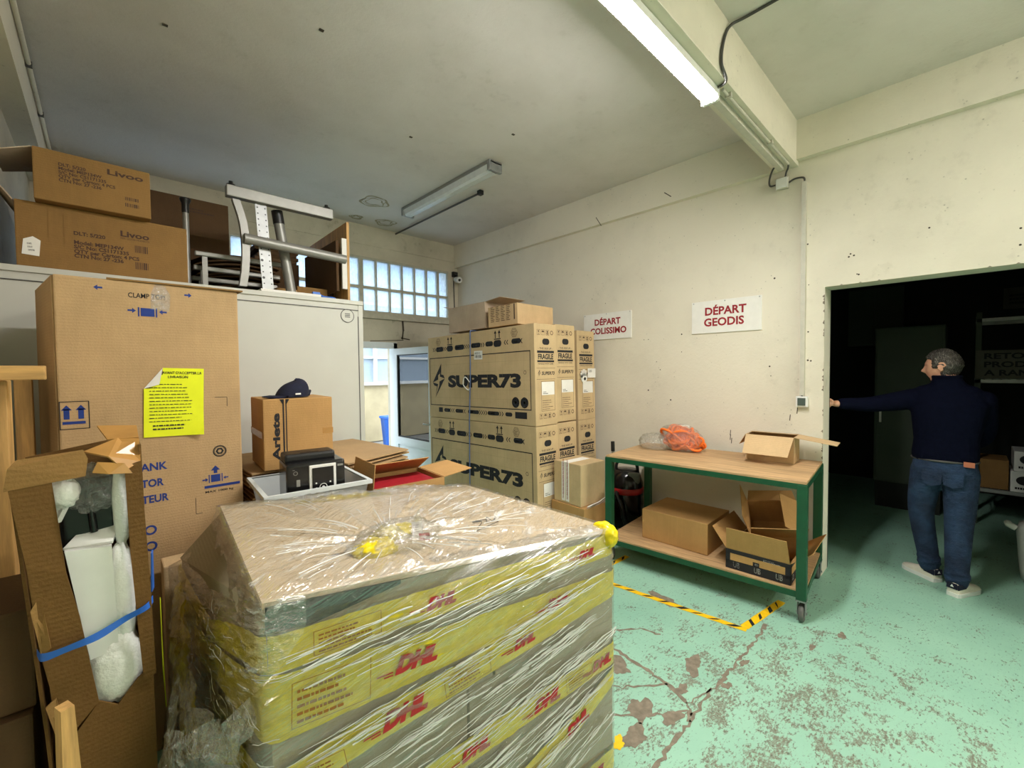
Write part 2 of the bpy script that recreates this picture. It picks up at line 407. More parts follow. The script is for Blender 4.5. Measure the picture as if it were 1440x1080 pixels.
for i, (c, r, e, a) in enumerate([((2.33, 1.02), .045, 1.8, .3), ((2.11, .98), .03, 1.2, 0), ((1.84, 1.06), .05, 1.6, .6), ((2.02, 1.33), .06, 1.7, 1.5), ((2.86, 1.46), .05, 2.2, 1.4),
        ((1.68, 1.0), .05, 1.3, 0), ((2.3, .83), .022, 1.3, 0), ((3.24, .50), .02, 2, .4), ((1.9, .93), .035, 1.6, 0), ((2.55, .83), .018, 2, 0), ((2.98, .6), .018, 1.6, 0)]):
    blob(fl, c, r, 1, e=e, a=a, seed=i + 3)
struct(fl, 'floor', [M['floor'], M['concrete']])

ce = MB(); ce.bb((-3.2, -4.7, CZ), (W + .25, BY + .2, CZ + .15))
def stain_ring(c, r, seed, e=1.0):
    q = random.Random(seed)
    for rr, w in ((r, .03), (r * .62, .018), (r * .8, .012)):
        ph = [q.uniform(0, 6.3) for _ in range(3)]; n = 40; vs = []
        for i in range(n):
            t = 2 * PI * i / n; k = rr * (1 + .1 * math.sin(3 * t + ph[0]) + .07 * math.sin(5 * t + ph[1])); k2 = k - w * (.4 + .6 * abs(math.sin(2 * t + ph[2])))
            for kk in (k, k2): vs.append((c[0] + kk * math.cos(t) * e, c[1] + kk * math.sin(t), CZ - .0015))
        ce.add(vs, [(2 * i, 2 * i + 1, 2 * ((i + 1) % n) + 1, 2 * ((i + 1) % n)) for i in range(n)], 1)
stain_ring((2.3, 4.69), .16, 4); stain_ring((2.72, 5.25), .13, 5); stain_ring((2.35, 5.3), .08, 6)
for c in ((.3, 3.1), (.05, 2.7), (.95, 2.55), (1.9, 3.2), (2.5, 2.6)): ce.box((c[0], c[1], CZ - .002), (.025, .018, .004), 2)
struct(ce, 'ceiling', [M['ceil'], M['stain'], M['dirt']])

# right wall with the wide opening to the storeroom
wr = MB()
JY, LZ, WB = .765, 2.268, 4.27
wr.bb((W, JY, 0), (WB, BY + .2, CZ)); wr.bb((W, -.62, LZ), (WB, JY, CZ)); wr.bb((W, -4.7, 0), (WB, -.62, CZ))  # unseen right edge of the opening set inward to block lamp light
q = random.Random(11)
holes = [(.61, 2.49), (.56, 2.33), (1.11, 2.39), (.19, 2.58), (-.21, 2.48), (-.21, 2.38), (2.77, 2.38), (.87, 1.93), (.85, 1.7), (.87, 1.705), (2.16, 1.72), (2.12, 1.64), (1.9, 1.81), (1.9, 1.98), (1.14, 1.66), (1.13, 1.58), (2.01, 1.34), (2.25, 1.43), (.62, 2.47), (.59, 2.475), (.57, 2.335), (.87, 2.3), (.88, 2.62), (2.3, 1.95), (2.25, 1.95), (2.95, 2.45)]
for i, (y, z) in enumerate(holes):
    r = .004 + .004 * q.random(); Face(wr, (W, y, z), (0, -1, 0), (0, 0, 1), .001).disc(0, 0, r, 1, 10)
fw = Face(wr, (W, 0, 0), (0, -1, 0), (0, 0, 1), .001)
for i, (y, z) in enumerate([(1.45, 1.03), (1.44, 1.0), (1.45, 1.07), (.94, 1.3), (.99, 1.24)]): fw.line(-y, z - .025, -y + .004, z + .025, .006, 1)
for i in range(26):   # chipped edge of the jamb
    z = q.uniform(.9, 2.2); fw.poly([(-JY - .012 * q.random() - .004, z), (-JY + .0005, z - .012), (-JY + .0005, z + .015)], 2)
for i in range(8):
    y = q.uniform(-.6, .7); fw.poly([(-y - .01, LZ), (-y + .012, LZ), (-y, LZ + .008)], 2)
struct(wr, 'wall_right', [M['wall'], M['dirt'], M['concrete']])
tb = MB(); tb.bb((4.0, 1.11, 3.245), (W, BY, CZ)); tb.bb((4.0, -4.7, 3.285), (W, .95, CZ))
for a, b_ in (((2.05, 3.36), (1.98, 3.30)), ((2.85, 3.33), (2.78, 3.22))):
    Face(tb, (4.0, 0, 0), (0, -1, 0), (0, 0, 1), .001).line(-a[0], a[1], -b_[0], b_[1], .008, 1)
struct(tb, 'trim_1', [M['wall'], M['dirt']])
bm_ = MB(); bm_.bb((-3.2, .95, 3.25), (W, 1.11, CZ)); struct(bm_, 'trim_2', M['wall'])
# back wall: window band above, glazed door below
wb = MB()
for a, b_ in (((-.6, 0), (-.2, CZ)), ((3.875, 0), (WB, CZ)), ((-.2, 3.17), (3.875, CZ)), ((-.2, 2.0), (3.875, 2.42)), ((-.2, 0), (2.0, 2.0)), ((2.95, 0), (3.875, 2.0))):
    wb.bb((a[0], BY, a[1]), (b_[0], BY + .2, b_[1]))
wb.bb((1.2, BY - .012, 3.33), (4.05, BY, 3.345))
fb = Face(wb, (0, BY, 0), (1, 0, 0), (0, 0, 1), .002)
for a in ((3.09, 2.36, 3.1, 2.22, .03), (3.1, 2.24, 3.08, 2.1, .022), (3.06, 2.12, 3.2, 2.1, .016), (2.6, 2.06, 3.1, 2.09, .01)): fb.line(*a, 1)
struct(wb, 'wall_back', [M['wall_dirty'], M['dirt']])
wl = MB(); wl.bb((-.6, 1.2, 0), (-.42, BY, CZ)); struct(wl, 'wall_left', M['wall_dirty'])
tl = MB(); tl.bb((-.42, 1.2, 3.30), (-.30, BY, CZ)); tl.tube([(-.285, 1.2, 3.56), (-.285, BY, 3.56)], .012, 0, 8)
for y in (2.6, 3.3, 4.0, 4.7): tl.box((-.285, y, 3.56), (.03, .03, .03), 1)
struct(tl, 'trim_3', [M['wall'], M['cable']])
w = MB(); w.bb((-3.2, 1.2, 0), (-.6, 1.35, CZ)); struct(w, 'wall_return', M['wall_dirty'])
w = MB(); w.bb((-3.2, -4.7, 0), (-3.05, 1.2, CZ)); struct(w, 'wall_hall', M['wall'])
w = MB(); w.bb((-3.05, -4.7, 0), (W, -4.55, CZ)); struct(w, 'wall_rear', M['wall'])
# storeroom shell
SX = 8.2
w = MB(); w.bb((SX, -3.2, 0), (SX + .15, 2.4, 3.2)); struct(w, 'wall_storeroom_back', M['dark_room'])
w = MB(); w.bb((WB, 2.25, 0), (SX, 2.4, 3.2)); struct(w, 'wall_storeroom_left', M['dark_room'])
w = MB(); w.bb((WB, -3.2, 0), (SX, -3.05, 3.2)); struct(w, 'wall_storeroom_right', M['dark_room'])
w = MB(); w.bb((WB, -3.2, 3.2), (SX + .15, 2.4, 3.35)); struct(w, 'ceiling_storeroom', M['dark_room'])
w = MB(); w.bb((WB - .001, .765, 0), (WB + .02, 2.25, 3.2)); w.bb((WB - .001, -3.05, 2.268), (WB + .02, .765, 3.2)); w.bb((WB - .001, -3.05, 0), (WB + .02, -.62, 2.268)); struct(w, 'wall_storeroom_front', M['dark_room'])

# window band
def frosted():
    m, nt, b = newmat('frosted_pane'); nt.nodes.remove(b); v = coords(nt)
    tr = N(nt, 'ShaderNodeBsdfTransparent'); tl_ = N(nt, 'ShaderNodeBsdfTranslucent'); gl = N(nt, 'ShaderNodeBsdfGlossy'); gl.inputs['Roughness'].default_value = .25
    f = noise(nt, coords(nt, scale=(1, 1, .55)), 30, 4, .6); g = noise(nt, v, 1.3, 3)
    nt.links.new(mixc(nt, ramp(nt, g, .35, .65), (.60, .70, .84), (.80, .86, .90)), tr.inputs[0]); tl_.inputs[0].default_value = (.8, .88, .95, 1)
    bp = N(nt, 'ShaderNodeBump'); bp.inputs['Strength'].default_value = .6; nt.links.new(f, bp.inputs['Height']); nt.links.new(bp.outputs[0], gl.inputs['Normal'])
    a = N(nt, 'ShaderNodeMixShader'); nt.links.new(ramp(nt, f, .3, .7, .28, .48), a.inputs[0]); nt.links.new(tr.outputs[0], a.inputs[1]); nt.links.new(tl_.outputs[0], a.inputs[2])
    c = N(nt, 'ShaderNodeMixShader'); c.inputs[0].default_value = .05; nt.links.new(a.outputs[0], c.inputs[1]); nt.links.new(gl.outputs[0], c.inputs[2])
    nt.links.new(c.outputs[0], nt.nodes['Material Output'].inputs[0]); return m
M['frosted'] = frosted(); M['winframe'] = plain('window_frame_paint', (178, 174, 156), .55, var=.12)
wf = MB(); y0, y1 = BY - .02, BY + .05
wf.bb((-.2, y0, 2.42), (3.875, y1, 2.465)); wf.bb((-.2, y0, 3.14), (3.875, y1, 3.17)); wf.bb((-.2, y0 + .01, 2.755), (3.875, y1, 2.79))
wf.bb((-.2, BY - .05, 2.36), (3.9, BY, 2.425))
for x, t in ((-.18, .04), (.02, .02), (.22, .02), (.42, .02), (.62, .02), (.82, .055), (1.02, .02), (1.22, .02), (1.43, .02), (1.64, .02), (1.85, .02), (2.06, .02), (2.27, .02), (2.49, .055), (2.70, .022), (2.90, .022), (3.09, .022), (3.29, .022), (3.49, .022), (3.69, .035), (3.865, .02)):
    wf.bb((x - t / 2, y0 + .005, 2.44), (x + t / 2, y1, 3.16))
wo = struct(wf, 'window_1', M['winframe'])
pg = MB(); pg.bb((-.19, BY + .02, 2.43), (3.87, BY + .026, 3.16)); pg.build('pane', M['frosted'], wo)

# glazed door: frame, and a leaf standing open into the hall
M['glass'] = glass('clear_glass'); M['glassd'] = glass('door_glass', (.62, .68, .66), .02, .16)
df = MB(); df.bb((2.0, BY - .03, 0), (2.05, BY + .1, 2.0)); df.bb((2.93, BY - .03, 0), (2.985, BY + .1, 2.04)); df.bb((1.97, BY - .03, 1.965), (2.985, BY + .1, 2.05)); df.bb((2.0, BY - .02, 0), (2.95, BY + .08, .04))
do = struct(df, 'door_1', M['pvc'])
# leaf in its own axes: hinge at origin, leaf along +x
lf = MB(); lw, lh = .9, 1.93
for a, b_ in (((0, 0), (.075, lh)), ((lw - .075, 0), (lw, lh)), ((.075, lh - .085), (lw - .075, lh)), ((.075, .62), (lw - .075, .72)), ((.075, 0), (lw - .075, .09))): lf.bb((a[0], -.03, a[1]), (b_[0], .03, b_[1]))
lf.bb((.075, -.012, .09), (lw - .075, .012, .62))
for a, b_ in (((.075, .72), (.087, lh - .085)), ((lw - .087, .72), (lw - .075, lh - .085)), ((.075, .72), (lw - .075, .732)), ((.075, lh - .097), (lw - .075, lh - .085))): lf.bb((a[0], -.022, a[1]), (b_[0], .022, b_[1]), 1)
LO = lf.build('leaf', [M['pvc'], M['black']], do, (2.945, BY - .05, .03)); LO.rotation_euler.z = R(-88)
g = MB(); g.bb((.085, -.006, .73), (lw - .085, .006, lh - .09)); g.build('leaf_glass', M['glassd'], LO)
hd = MB(); hd.tube([(lw - .04, -.03, .95), (lw - .04, -.07, .95), (lw - .14, -.07, .95)], .009, 0, 8); hd.build('door_handle', M['steel'], LO)

# outside: yard, neighbouring building
M['yard'] = plain('yard_ground', (128, 126, 120), .9); M['facade'] = plain('pale_cladding', (150, 164, 178), .7, var=.03); M['facade2'] = plain('ochre_render', (176, 162, 128), .9, var=.12, sc=3)
ex = MB(); ex.bb((-3, BY + .2, -.15), (9, 13, -.02)); struct(ex, 'ground_yard', M['yard'])
ex = MB(); ex.bb((-2, 9.6, 0), (9, 9.8, 1.35), 1); ex.bb((-2, 9.62, 1.35), (9, 9.9, 5.2), 0)
for z in (1.95, 2.35, 3.2): ex.bb((-2, 9.55, z), (9, 9.64, z + .05), 2)
ex.bb((-2, 9.5, 1.33), (9, 9.62, 1.4), 2)
for x in (3.2, 4.6, 6.0, 7.4): ex.bb((x, 9.52, 1.38), (x + .05, 9.64, 3.2), 2)
struct(ex, 'exterior_facade', [M['facade'], M['facade2'], M['white']])

# ================================================================ lamps and wiring
M['tube'] = emit('lit_diffuser', (1.0, .965, .93), TUBE_E); M['tube_rear'] = emit('lit_diffuser_rear', (1.0, .95, .88), REAR_E)
def lamp(name, x0, x1, y, z, lit, label, cat, group=None):
    """ceiling batten along x: housing above, half-round diffuser below"""
    e = empty(name, (x0, y, z), 0, label, cat, group); L = x1 - x0
    h = MB(); h.bb((0, -.045, -.025), (L, .045, 0), 0, None, .006); h.bb((0, -.0475, -.044), (L, -.044, -.005)); h.bb((0, .044, -.044), (L, .0475, -.005)); h.build('housing', M['white'], e)
    d = MB(); n = 12; vs = []; pts = [(.043 * math.cos(PI + PI * i / n), -.036 + .036 * math.sin(PI + PI * i / n)) for i in range(n + 1)]
    for x in (.03, L - .03): vs += [(x, a, b_) for a, b_ in pts]
    k = n + 1; d.add(vs, [(i, i + 1, k + i + 1, k + i) for i in range(n)], 0, True); d.add(vs[:k], [tuple(range(k))]); d.add(vs[k:], [tuple(range(k - 1, -1, -1))]); d.build('diffuser', lit, e)
    for s in (0, 1):
        c = MB(); c.bb((0 if s == 0 else L - .03, -.05, -.074), (.03 if s == 0 else L, .05, -.002), 0, None, .01); c.build('end_cap', M['white'], e)
    return e
lamp('fluorescent_lamp', 1.06, 2.6, 1.045, 3.249, M['tube'], 'lit white fluorescent batten under the ceiling beam', 'lamp')
for i, (x, y) in enumerate(((2.2, -2.7), (2.2, -3.9), (-2.6, .2))):  # the third batten is an added fill for the left-hand sides
    lamp('fluorescent_lamp', x, x + (1.5 if i < 2 else .6), y, CZ - .001, M['tube_rear'], ('lit batten on the hall ceiling, nearest the beam', 'lit batten on the hall ceiling, nearest the rear wall', 'unseen short batten added to light the left-hand sides, in the hall recess')[i], 'lamp')
# unlit batten near the window
e = empty('fluorescent_lamp', (2.69, 3.03, CZ), 0, 'unlit grey fluorescent batten on the ceiling near the window', 'lamp')
h = MB(); h.bb((-.075, 0, -.035), (.075, 1.62, 0), 0, None, .008); h.build('housing', M['greysteel'], e)
M['dull_diffuser'] = plain('dull_diffuser', (205, 208, 205), .18, var=.05)
d = MB(); n = 8; pts = [(-.07, -.03), (-.055, -.085), (-.03, -.10), (.03, -.10), (.055, -.085), (.07, -.03)]; k = 6
vs = [(a, y, b_) for y in (.04, 1.58) for a, b_ in pts]; d.add(vs, [(i, i + 1, k + i + 1, k + i) for i in range(5)] + [tuple(range(6)), tuple(range(11, 5, -1))]); d.build('diffuser', M['dull_diffuser'], e)
for y in (0, 1.58):
    c = MB(); c.bb((-.078, y, -.1), (.078, y + .04, -.002), 0, None, .012); c.build('end_cap', M['galv'], e)
pp = MB(); pp.tube([(3.0, 5.5, 3.56), (3.0, 3.62, 3.565)], .011, 0, 8); pp.box((3.0, 3.64, 3.565), (.05, .05, .045), 1)
tag(pp.build('conduit', [M['cable'], M['black']]), 'thin dark conduit on the ceiling beside the unlit batten', 'conduit')
# wiring on the beam and the right wall
dd = MB(); dd.bb((2.62, 1.02, 3.208), (W - .12, 1.06, 3.25)); tag(dd.build('cable_duct', M['duct']), 'beige cable duct under the beam from lamp to wall', 'cable duct')
dd = MB(); dd.tube([(2.61, .985, 3.238), (3.92, .985, 3.238)], .009, 0, 8)
for x in (2.68, 3.45): dd.bb((x, .965, 3.225), (x + .02, 1.0, 3.25))
tag(dd.build('conduit', M['duct']), 'thin beige conduit clipped under the beam', 'conduit')
def smooth_path(P, k=8):
    P = [Vector(p) for p in P]; Q = [P[0] * 2 - P[1]] + P + [P[-1] * 2 - P[-2]]; out = []
    for i in range(1, len(Q) - 2):
        for j in range(k):
            t = j / k; a, b_, c, d_ = Q[i - 1], Q[i], Q[i + 1], Q[i + 2]
            out.append(.5 * ((2 * b_) + (c - a) * t + (2 * a - 5 * b_ + 4 * c - d_) * t * t + (3 * b_ - a - 3 * c + d_) * t ** 3))
    out.append(P[-1]); return out
cb = MB(); cb.tube(smooth_path([(2.58, 1.01, 3.243), (2.55, .945, 3.243), (2.47, .94, 3.3), (2.5, .94, 3.43), (2.58, .935, 3.55), (2.62, .86, 3.58), (2.62, .6, 3.58), (2.63, .1, 3.58), (2.63, -.6, 3.58)]), .008, 0, 8)
tag(cb.build('cable', M['cable']), 'dark cable curving over the beam beside the lit batten', 'cable')
e = empty('junction_box', (W, 1.055, 3.14), 0, 'beige junction box on the right wall under the beam end', 'junction box')
jb = MB(); jb.bb((-.04, -.045, -.045), (0, .045, .045), 0, None, .006); jb.build('box_body', M['duct'], e)
jb = MB(); jb.bb((-.048, -.04, -.04), (-.038, .04, .04), 0, None, .004); jb.build('cover', M['white'], e)
for i, P in enumerate(([(-.03, .04, 0), (-.03, .085, .005), (-.05, .085, .05), (-.13, .04, .09), (-.16, 0, .10)], [(-.02, -.02, .04), (-.03, -.03, .08), (-.06, -.05, .10), (-.14, -.07, .098)], [(-.02, -.045, -.005), (-.02, -.075, .01), (-.02, -.11, .012), (-.02, -.148, 0), (-.02, -.155, -.04)])):
    c = MB(); c.tube(smooth_path(P, 6), .007, 0, 8); c.build('cable_lead', M['cable'], e)
cd_ = MB(); cd_.bb((W - .03, .888, 1.425), (W, .918, 3.11)); cd_.tube([(W - .02, .903, 1.43), (W - .02, .903, 1.41)], .008, 1, 8)
tag(cd_.build('cable_duct', [M['duct'], M['cable']]), 'vertical beige cable duct running down to the light switch', 'cable duct')
e = empty('light_switch', (W, .9, 1.376), 0, 'small grey light switch on the right wall below the duct', 'light switch')
sw = MB(); sw.bb((-.045, -.04, -.042), (0, .04, .042), 0, None, .006); sw.build('switch_body', M['white'], e)
sw = MB(); sw.bb((-.052, -.027, -.03), (-.044, .027, .03), 0, None, .003); sw.build('rocker', plain('grey_green_rocker', (70, 84, 78), .5), e)
# camera in the corner
e = empty('security_camera', (3.97, 5.47, 3.08), 0, 'small white security camera with black mount in the room corner', 'security camera')
c = MB(); c.box((0.02, .02, .06), (.09, .05, .08), 0, None, .01); c.tube([(0, 0, .05), (0, -.03, .02)], .02, 0, 10); c.build('mount', M['black'], e)
c = MB(); c.tube([(0.03, .0, -.02), (0.0, -.13, -.05)], .045, 0, 16); c.tube([(0.0, -.125, -.049), (-.002, -.135, -.052)], .02, 1, 14); c.build('camera_body', [M['white'], M['black']], e)
c = MB(); c.tube(smooth_path([(3.98, BY - .01, 3.06), (3.985, BY - .01, 2.8), (3.99, BY - .01, 2.6)]), .007, 0, 6); tag(c.build('cable', M['cable']), 'thin cable hanging down the corner below the security camera', 'cable')
# the two signs
def sign(name, y0, y1, z0, z1, l1, l2, size, label, u1, u2, tilt=0):
    e = empty(name, (W, (y0 + y1) / 2, (z0 + z1) / 2), 0, label, 'sign'); w_, h_ = y1 - y0, z1 - z0
    b = MB(); b.bb((-.012, -w_ / 2, -h_ / 2), (-.001, w_ / 2, h_ / 2), 0, None, .002)
    f = Face(b, (-.012, w_ / 2, -h_ / 2), (0, -1, 0), (0, 0, 1))
    f.text(w_ * u1, h_ * .56, size, l1, 1, .032, 1.0); f.text(w_ * u2, h_ * .22, size, l2, 1, .032, 1.0)
    o = b.build('board', [M['paper'], M['red']], e)
    for y in (-.47, 0, .47):
        s = MB(); s.ball((-.013, y * w_, h_ * .46), (.003, .006, .006), 0, 8, 6); s.build('screw', M['steel'], e)
    return e
sign('wall_sign', 1.2, 1.797, 1.972, 2.266, 'DÉPART', 'GEODIS', .098, 'white wall sign with dark red DÉPART GEODIS lettering', .20, .19)
sign('wall_sign', 2.44, 3.06, 1.981, 2.272, 'DÉPART', 'COLISSIMO', .093, 'white wall sign with dark red DÉPART COLISSIMO lettering', .24, .15)

# seen through the door: blue bins and a small shrub in the yard
for i, x in enumerate((4.52, 5.02)):
    e = empty('waste_bin', (x, 8.6, -.02), 0, ('blue wheeled bin in the yard, nearer the door jamb', 'blue wheeled bin in the yard, hidden half behind the open door')[i], 'bin')
    b = MB(); b.lathe([(.19, 0), (.25, .62), (.26, .65)], 0, 4, TR(rz=PI / 4)); b.build('bin_body', M['bluestrap'], e)
    b = MB(); b.box((0, 0, .675), (.4, .42, .05), 0, None, .015); b.build('lid', M['bluestrap'], e)
M['leaf'] = plain('pale_leaves', (128, 138, 96), .7, var=.3, sc=8); q = random.Random(2)
e = empty('shrub', (3.45, 9.0, -.02), 0, 'small thin shrub against the pale yard wall', 'shrub')
b = MB(); b.tube([(0, 0, 0), (.02, 0, .5), (-.02, 0, 1.0)], [.03, .02, .01], 0, 8); b.build('stem', M['pine'], e)
b = MB()
for i in range(160):
    c = Vector((q.gauss(0, .16), q.gauss(0, .1), .95 + q.gauss(0, .17))); a = Vector((q.gauss(0, 1), q.gauss(0, 1), q.gauss(0, 1))).normalized() * .05; d = Vector((q.gauss(0, 1), q.gauss(0, 1), q.gauss(0, 1))).normalized() * .03
    b.poly([c - a, c + d, c + a, c - d])
b.build('foliage', M['leaf'], e)

# behind the open leaf: a wire roll cage and a paper notice on the back wall
e = empty('roll_cage', (3.5, 5.15, 0), 0, 'empty wire roll cage seen through the glass of the open door', 'roll cage')
b = MB()
for x in (-.3, .3):
    b.tube(smooth_path([(x, -.22, .1), (x, -.22, 1.3), (x, -.16, 1.4), (x, .16, 1.4), (x, .22, 1.3), (x, .22, .1)], 5), .012, 0, 8)
b.bb((-.32, -.24, .12), (.32, .24, .15)); b.build('frame', M['galv'], e)
b = MB()
for x in (-.3, .3):
    for i in range(1, 8): b.tube([(x, -.22 + .055 * i, .15), (x, -.22 + .055 * i, 1.38)], .003, 0, 5)
    for i in range(1, 5): b.tube([(x, -.22, .15 + .25 * i), (x, .22, .15 + .25 * i)], .003, 0, 5)
b.build('wire_mesh', M['galv'], e)
for x in (-.26, .26):
    for y in (-.18, .18): b = MB(); b.lathe([(.015, -.015), (.055, -.015), (.06, 0), (.055, .015), (.015, .015)], 0, 16, TR(x, y, .06, rx=PI / 2)); b.box((x, y, .11), (.03, .04, .02)); b.build('caster', M['rubber'], e)
b = MB(); f = Face(b, (3.12, BY, 1.22), (1, 0, 0), (0, 0, 1), .003); f.rect(0, 0, .42, .28, 0); f.lines(.05, .05, .32, .18, 3, 1, 6, .45)
tag(b.build('notice', [M['paper'], M['red']]), 'white paper notice with red print on the back wall behind the open door', 'notice')
# ================================================================ cartons
def fit_text(f, a, b, w, h, txt, m, bold=0.0, shear=0.0, rot=0.0, sp=1.0):
    """text stretched to fill a w x h box whose lower-left corner is (a, b)"""
    vs, fs = text_mesh(txt, bold, shear, sp)
    x0, x1 = min(p[0] for p in vs), max(p[0] for p in vs); y0, y1 = min(p[1] for p in vs), max(p[1] for p in vs)
    Mx = f.M @ Matrix.Translation((a, b, 0)) @ Matrix.Rotation(rot, 4, 'Z')
    f.mb.add([((p[0] - x0) / (x1 - x0) * w, (p[1] - y0) / (y1 - y0) * h, 0) for p in vs], fs, m, False, Mx)

def carton(name, L, Wd, H, loc, rz, mats, label, cat='carton', group=None, prints=None, tape=True, rx=0.0, ry=0.0, r=.006):
    """closed carton, base centre at loc; prints(faces) adds the printing"""
    mats = mats if isinstance(mats, list) else [mats]
    e = empty(name, loc, rz, label, cat, group); e.rotation_euler.x = rx; e.rotation_euler.y = ry
    b = MB(); b.box((0, 0, H / 2), (L, Wd, H), 0, None, r)
    if prints: prints(bfaces(b, L, Wd, H))
    b.build('box_body', mats, e)
    if tape:
        t = MB(); a = .028; z = .0012
        if L >= Wd:
            for c, d in (((0, 0, H), (L - .01, 2 * a, z)), ((-L / 2, 0, H - .04), (z, 2 * a, .08)), ((L / 2, 0, H - .04), (z, 2 * a, .08))): t.box(c, d)
        else:
            for c, d in (((0, 0, H), (2 * a, Wd - .01, z)), ((0, -Wd / 2, H - .04), (2 * a, z, .08)), ((0, Wd / 2, H - .04), (2 * a, z, .08))): t.box(c, d)
        t.build('packing_tape', M['tape'], e)
    return e
def open_carton(name, L, Wd, H, loc, rz, mats, label, flaps, cat='carton', group=None, prints=None, rx=0.0, ry=0.0, t=.005):
    """open-topped carton; flaps: (side, length, degrees outward from upright)"""
    mats = mats if isinstance(mats, list) else [mats]
    e = empty(name, loc, rz, label, cat, group); e.rotation_euler.x = rx; e.rotation_euler.y = ry
    b = MB()
    b.bb((-L / 2, -Wd / 2, 0), (L / 2, Wd / 2, t)); b.bb((-L / 2, -Wd / 2, t), (L / 2, -Wd / 2 + t, H)); b.bb((-L / 2, Wd / 2 - t, t), (L / 2, Wd / 2, H))
    b.bb((-L / 2, -Wd / 2 + t, t), (-L / 2 + t, Wd / 2 - t, H)); b.bb((L / 2 - t, -Wd / 2 + t, t), (L / 2, Wd / 2 - t, H))
    if prints: prints(bfaces(b, L, Wd, H))
    b.build('box_body', mats, e)
    for side, fl_, ang in flaps:
        f = MB(); wd = (L if side in 'fb' else Wd) - .006; tp = .012
        # local: hinge along x, flap rises along z, outward is -y
        f.panel([(-wd / 2, 0, .002), (wd / 2, 0, .002), (wd / 2 - tp, 0, fl_), (-wd / 2 + tp, 0, fl_)], t * .8, 0, Matrix.Rotation(R(ang), 4, 'X'))
        o = f.build('flap', mats[0], e)
        o.location = {'f': (0, -Wd / 2, H), 'b': (0, Wd / 2, H), 'l': (-L / 2, 0, H), 'r': (L / 2, 0, H)}[side]
        o.rotation_euler.z = {'f': 0, 'b': PI, 'l': -PI / 2, 'r': PI / 2}[side]
    return e

def icon(f, a, b, s, m, k):
    if k == 0: f.frame(a, b, a + s, b + s * 1.1, s * .06, m); f.poly([(a + s * .28, b + s * .9), (a + s * .72, b + s * .9), (a + s * .56, b + s * .5), (a + s * .44, b + s * .5)], m); f.rect(a + s * .47, b + s * .2, a + s * .53, b + s * .55, m); f.rect(a + s * .33, b + s * .14, a + s * .67, b + s * .22, m)
    elif k == 1: f.frame(a, b, a + s, b + s * 1.1, s * .06, m); f.poly([(a + s * (.5 + .38 * math.cos(PI * i / 8)), b + s * (.6 + .34 * math.sin(PI * i / 8))) for i in range(9)], m); f.rect(a + s * .47, b + s * .18, a + s * .53, b + s * .6, m)
    elif k == 2:
        f.frame(a, b, a + s, b + s * 1.1, s * .06, m); f.rect(a + s * .2, b + s * .18, a + s * .8, b + s * .4, m); f.rect(a + s * .3, b + s * .5, a + s * .7, b + s * .9, m)
    else: f.ring(a + s * .5, b + s * .55, s * .5, s * .16, m, 6)

def shipping_end(f, w):
    """end panel: icons, hand hole, FRAGILE band, logo, address frame"""
    k = w / .307
    for i in range(4): icon(f, (.035 + .062 * i) * k, .845, .046 * k, 3, i); icon(f, (.05 + .06 * i) * k, .065, .044 * k, 3, i)
    f.pill(.108 * k, .755, .208 * k, .813, 1)
    fit_text(f, .05 * k, .712, .20 * k, .018, '- THIS SIDE UP -', 1, .01)
    f.rect(.034 * k, .678, .272 * k, .70, 1); f.rect(.034 * k, .592, .272 * k, .610, 1)
    fit_text(f, .045 * k, .618, .215 * k, .052, 'FRAGILE', 1, .035)
    fit_text(f, .045 * k, .570, .215 * k, .014, 'HANDLE WITH CARE', 1, .01)
    f.rect(.02 * k, .535, .285 * k, .538, 3); f.rect(.02 * k, .432, .285 * k, .435, 3)
    fit_text(f, .09 * k, .472, .185 * k, .033, 'SUPER73', 1, .03, .2); bolt(f, .04 * k, .455, .035 * k, .07, 1)
    f.frame(.08 * k, .135, .272 * k, .415, .003, 3); f.lines(.095 * k, .15, .15 * k, .10, 5, 3, 5, .25)
    f.rect(.088 * k, .285, .268 * k, .408, 2); f.lines(.105 * k, .295, .07 * k, .03, 2, 1, 3, .5)
def bolt(f, a, b, w, h, m):
    g = lambda P: [(a + x * w, b + y * h) for x, y in P]
    f.poly(g([(.74, 1), (0, .45), (.46, .53), (.47, .66)]), m); f.poly(g([(.74, 1), (.47, .66), (.60, .70), (.70, .80)]), m)
    f.poly(g([(.20, 0), (1, .56), (.56, .48), (.54, .36)]), m); f.poly(g([(.74, 1), (.60, .62), (1, .56), (.90, .66), (.72, .68)]), m); f.poly(g([(.20, 0), (.44, .40), (0, .45), (.12, .36), (.34, .33)]), m)
def chevrons(f, x0, x1, y, m, d=1, h=.045):
    x = x0
    while x < x1 - .02:
        f.poly([(x, y - h / 2), (x + .012, y - h / 2), (x + .012 + d * .018, y), (x + .012, y + h / 2), (x, y + h / 2), (x + d * .018, y)], m); x += .034
